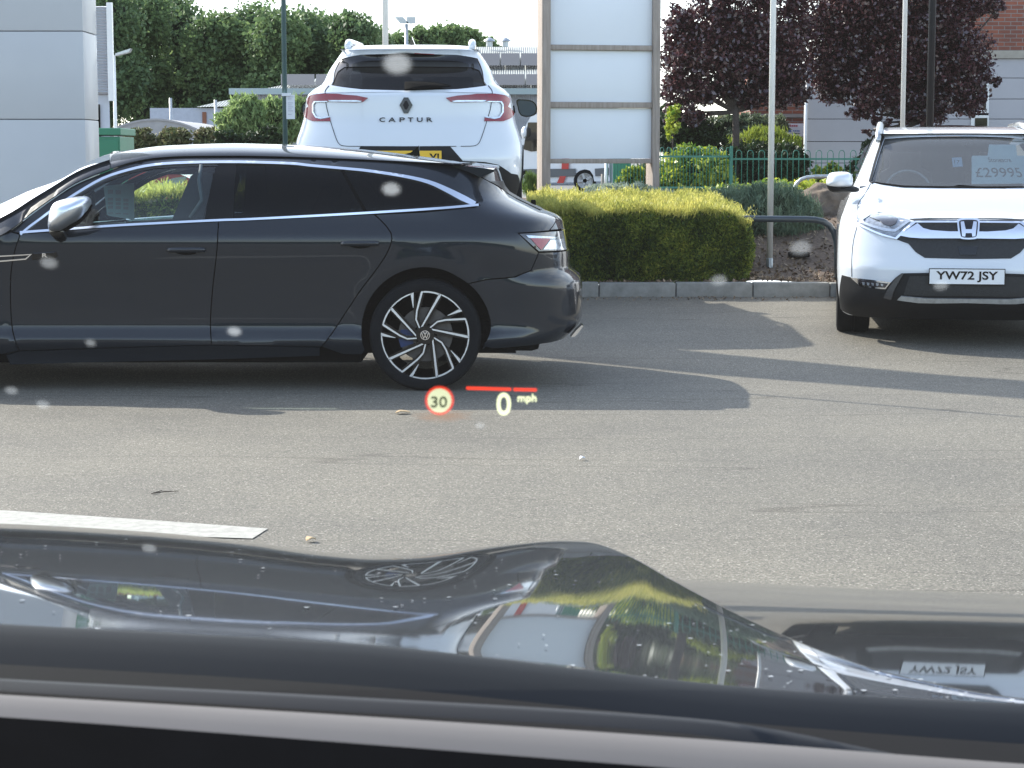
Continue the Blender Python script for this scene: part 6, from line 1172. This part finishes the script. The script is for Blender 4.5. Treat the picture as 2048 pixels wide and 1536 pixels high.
L_(g_.outputs['Generated'], v1.inputs[0]); L_(v1.outputs[0], v2.inputs[0]); L_(v2.outputs[0], v3.inputs[0]); mr_ = N_.new('ShaderNodeMapRange'); mr_.interpolation_type = 'SMOOTHSTEP'; mr_.inputs['From Min'].default_value = 1; mr_.inputs['From Max'].default_value = .45; mr_.inputs['To Max'].default_value = .17; L_(v3.outputs['Value'], mr_.inputs[0]); L_(mr_.outputs[0], mx_.inputs[0])
L_(t_.outputs[0], mx_.inputs[1]); L_(d_.outputs[0], mx_.inputs[2]); L_(mx_.outputs[0], [n for n in N_ if n.type == 'OUTPUT_MATERIAL'][0].inputs[0])
sp2 = sp_.copy(); [n for n in sp2.node_tree.nodes if n.type == 'MAP_RANGE'][0].inputs['To Max'].default_value = .095
for px, py, r in ((795,128,26),(783,378,17),(470,662,13),(1600,495,20),(1437,560,15),(1880,570,14),(100,525,16),(88,808,13),(25,780,12),(183,685,10),(960,850,9),(300,1095,14)):
    c = wsp(px, py); k = c[1]/FPX*r*1.35; mb = MB(); mb.add([(c[0]+k*math.cos(a), c[1]-.0015-.72*k*math.sin(a)*.95, c[2]+k*math.sin(a)*.70) for a in [i*math.pi/8 for i in range(16)]], [tuple(range(16))]); mb.build('dirt_speck', sp_ if px in (795, 783, 470) else sp2, ws)
MB().box(-.8, .8, -1.6, .18, 1.66, 1.70, .015).build('roof', bonm, own, 40)
for sg in (-1, 1): MB().tube([(sg*.80,.90,1.02),(sg*.74,.55,1.40),(sg*.70,.15,1.66)], .035, 8).build('screen_pillar', M['black'], own, True)
# head-up display: its lit figures float beyond the bonnet
HYD = 1.06; hf = lambda u, v, d: (lambda p: (p[0], HYD-.003*d, p[2]))(at(u, v, HYD))
def glow(name, col, s):
    m = emit(name, col, s); N, L = nodes(m); e = [n for n in N if n.type == 'EMISSION'][0]; o = [n for n in N if n.type == 'OUTPUT_MATERIAL'][0]; t = N.new('ShaderNodeBsdfTransparent'); t.inputs[0].default_value = (.55,.55,.55,1)
    a = N.new('ShaderNodeAddShader'); L(e.outputs[0], a.inputs[0]); L(t.outputs[0], a.inputs[1]); L(a.outputs[0], o.inputs[0]); return m
ER = glow('display red', (1.0,.055,.02), .30); EC = glow('display cream', (.86,.90,.56), .32); EG = emit('display dim', (.13,.15,.09), .30)
mb = MB(); mb.strip([(933,775.5),(1022,778)], 4.6, hf, 1); mb.strip([(1027,778.3),(1073,779.2)], 4.6, hf, 1); hud = mb.build('head_up_display', ER, own)
circ = lambda r: [(879+r*math.cos(a), 801+r*math.sin(a)) for a in [i*math.pi/24 for i in range(48)]]
mb = MB(); a, b = circ(29), circ(24); n = 48; mb.add([hf(*p, 0) for p in a]+[hf(*p, 0) for p in b], [(i, (i+1)%n, (i+1)%n+n, i+n) for i in range(n)]); mb.build('limit_ring', ER, hud)
mb = MB(); mb.add([hf(*p, 0) for p in circ(24)], [tuple(range(48))]); mb.build('limit_disc', EC, hud)
def hudtext(t, x0, x1, yb__, yt_, m, nm, bold, d0=0, sh_=0):
    V0, F0 = textmesh(t, 1, lambda u, v, d: (u, v, d), 1, bold=bold); a = np.array(V0); A = a.min(0); B = a.max(0)
    mk(nm, [hf(x0+(x1-x0)*(u-A[0])/(B[0]-A[0])+sh_*(v-A[1]), yb__+(yt_-yb__)*(v-A[1])/(B[1]-A[1]), d0+d) for u, v, d in V0], F0, m, hud)
hudtext('30', 863, 895, 812, 790.5, EG, 'limit_number', .01, 1.5); hudtext('0', 993, 1022, 830, 785, EC, 'speed_number', .015); hudtext('mph', 1035, 1073, 807, 788, EC, 'unit', .02)
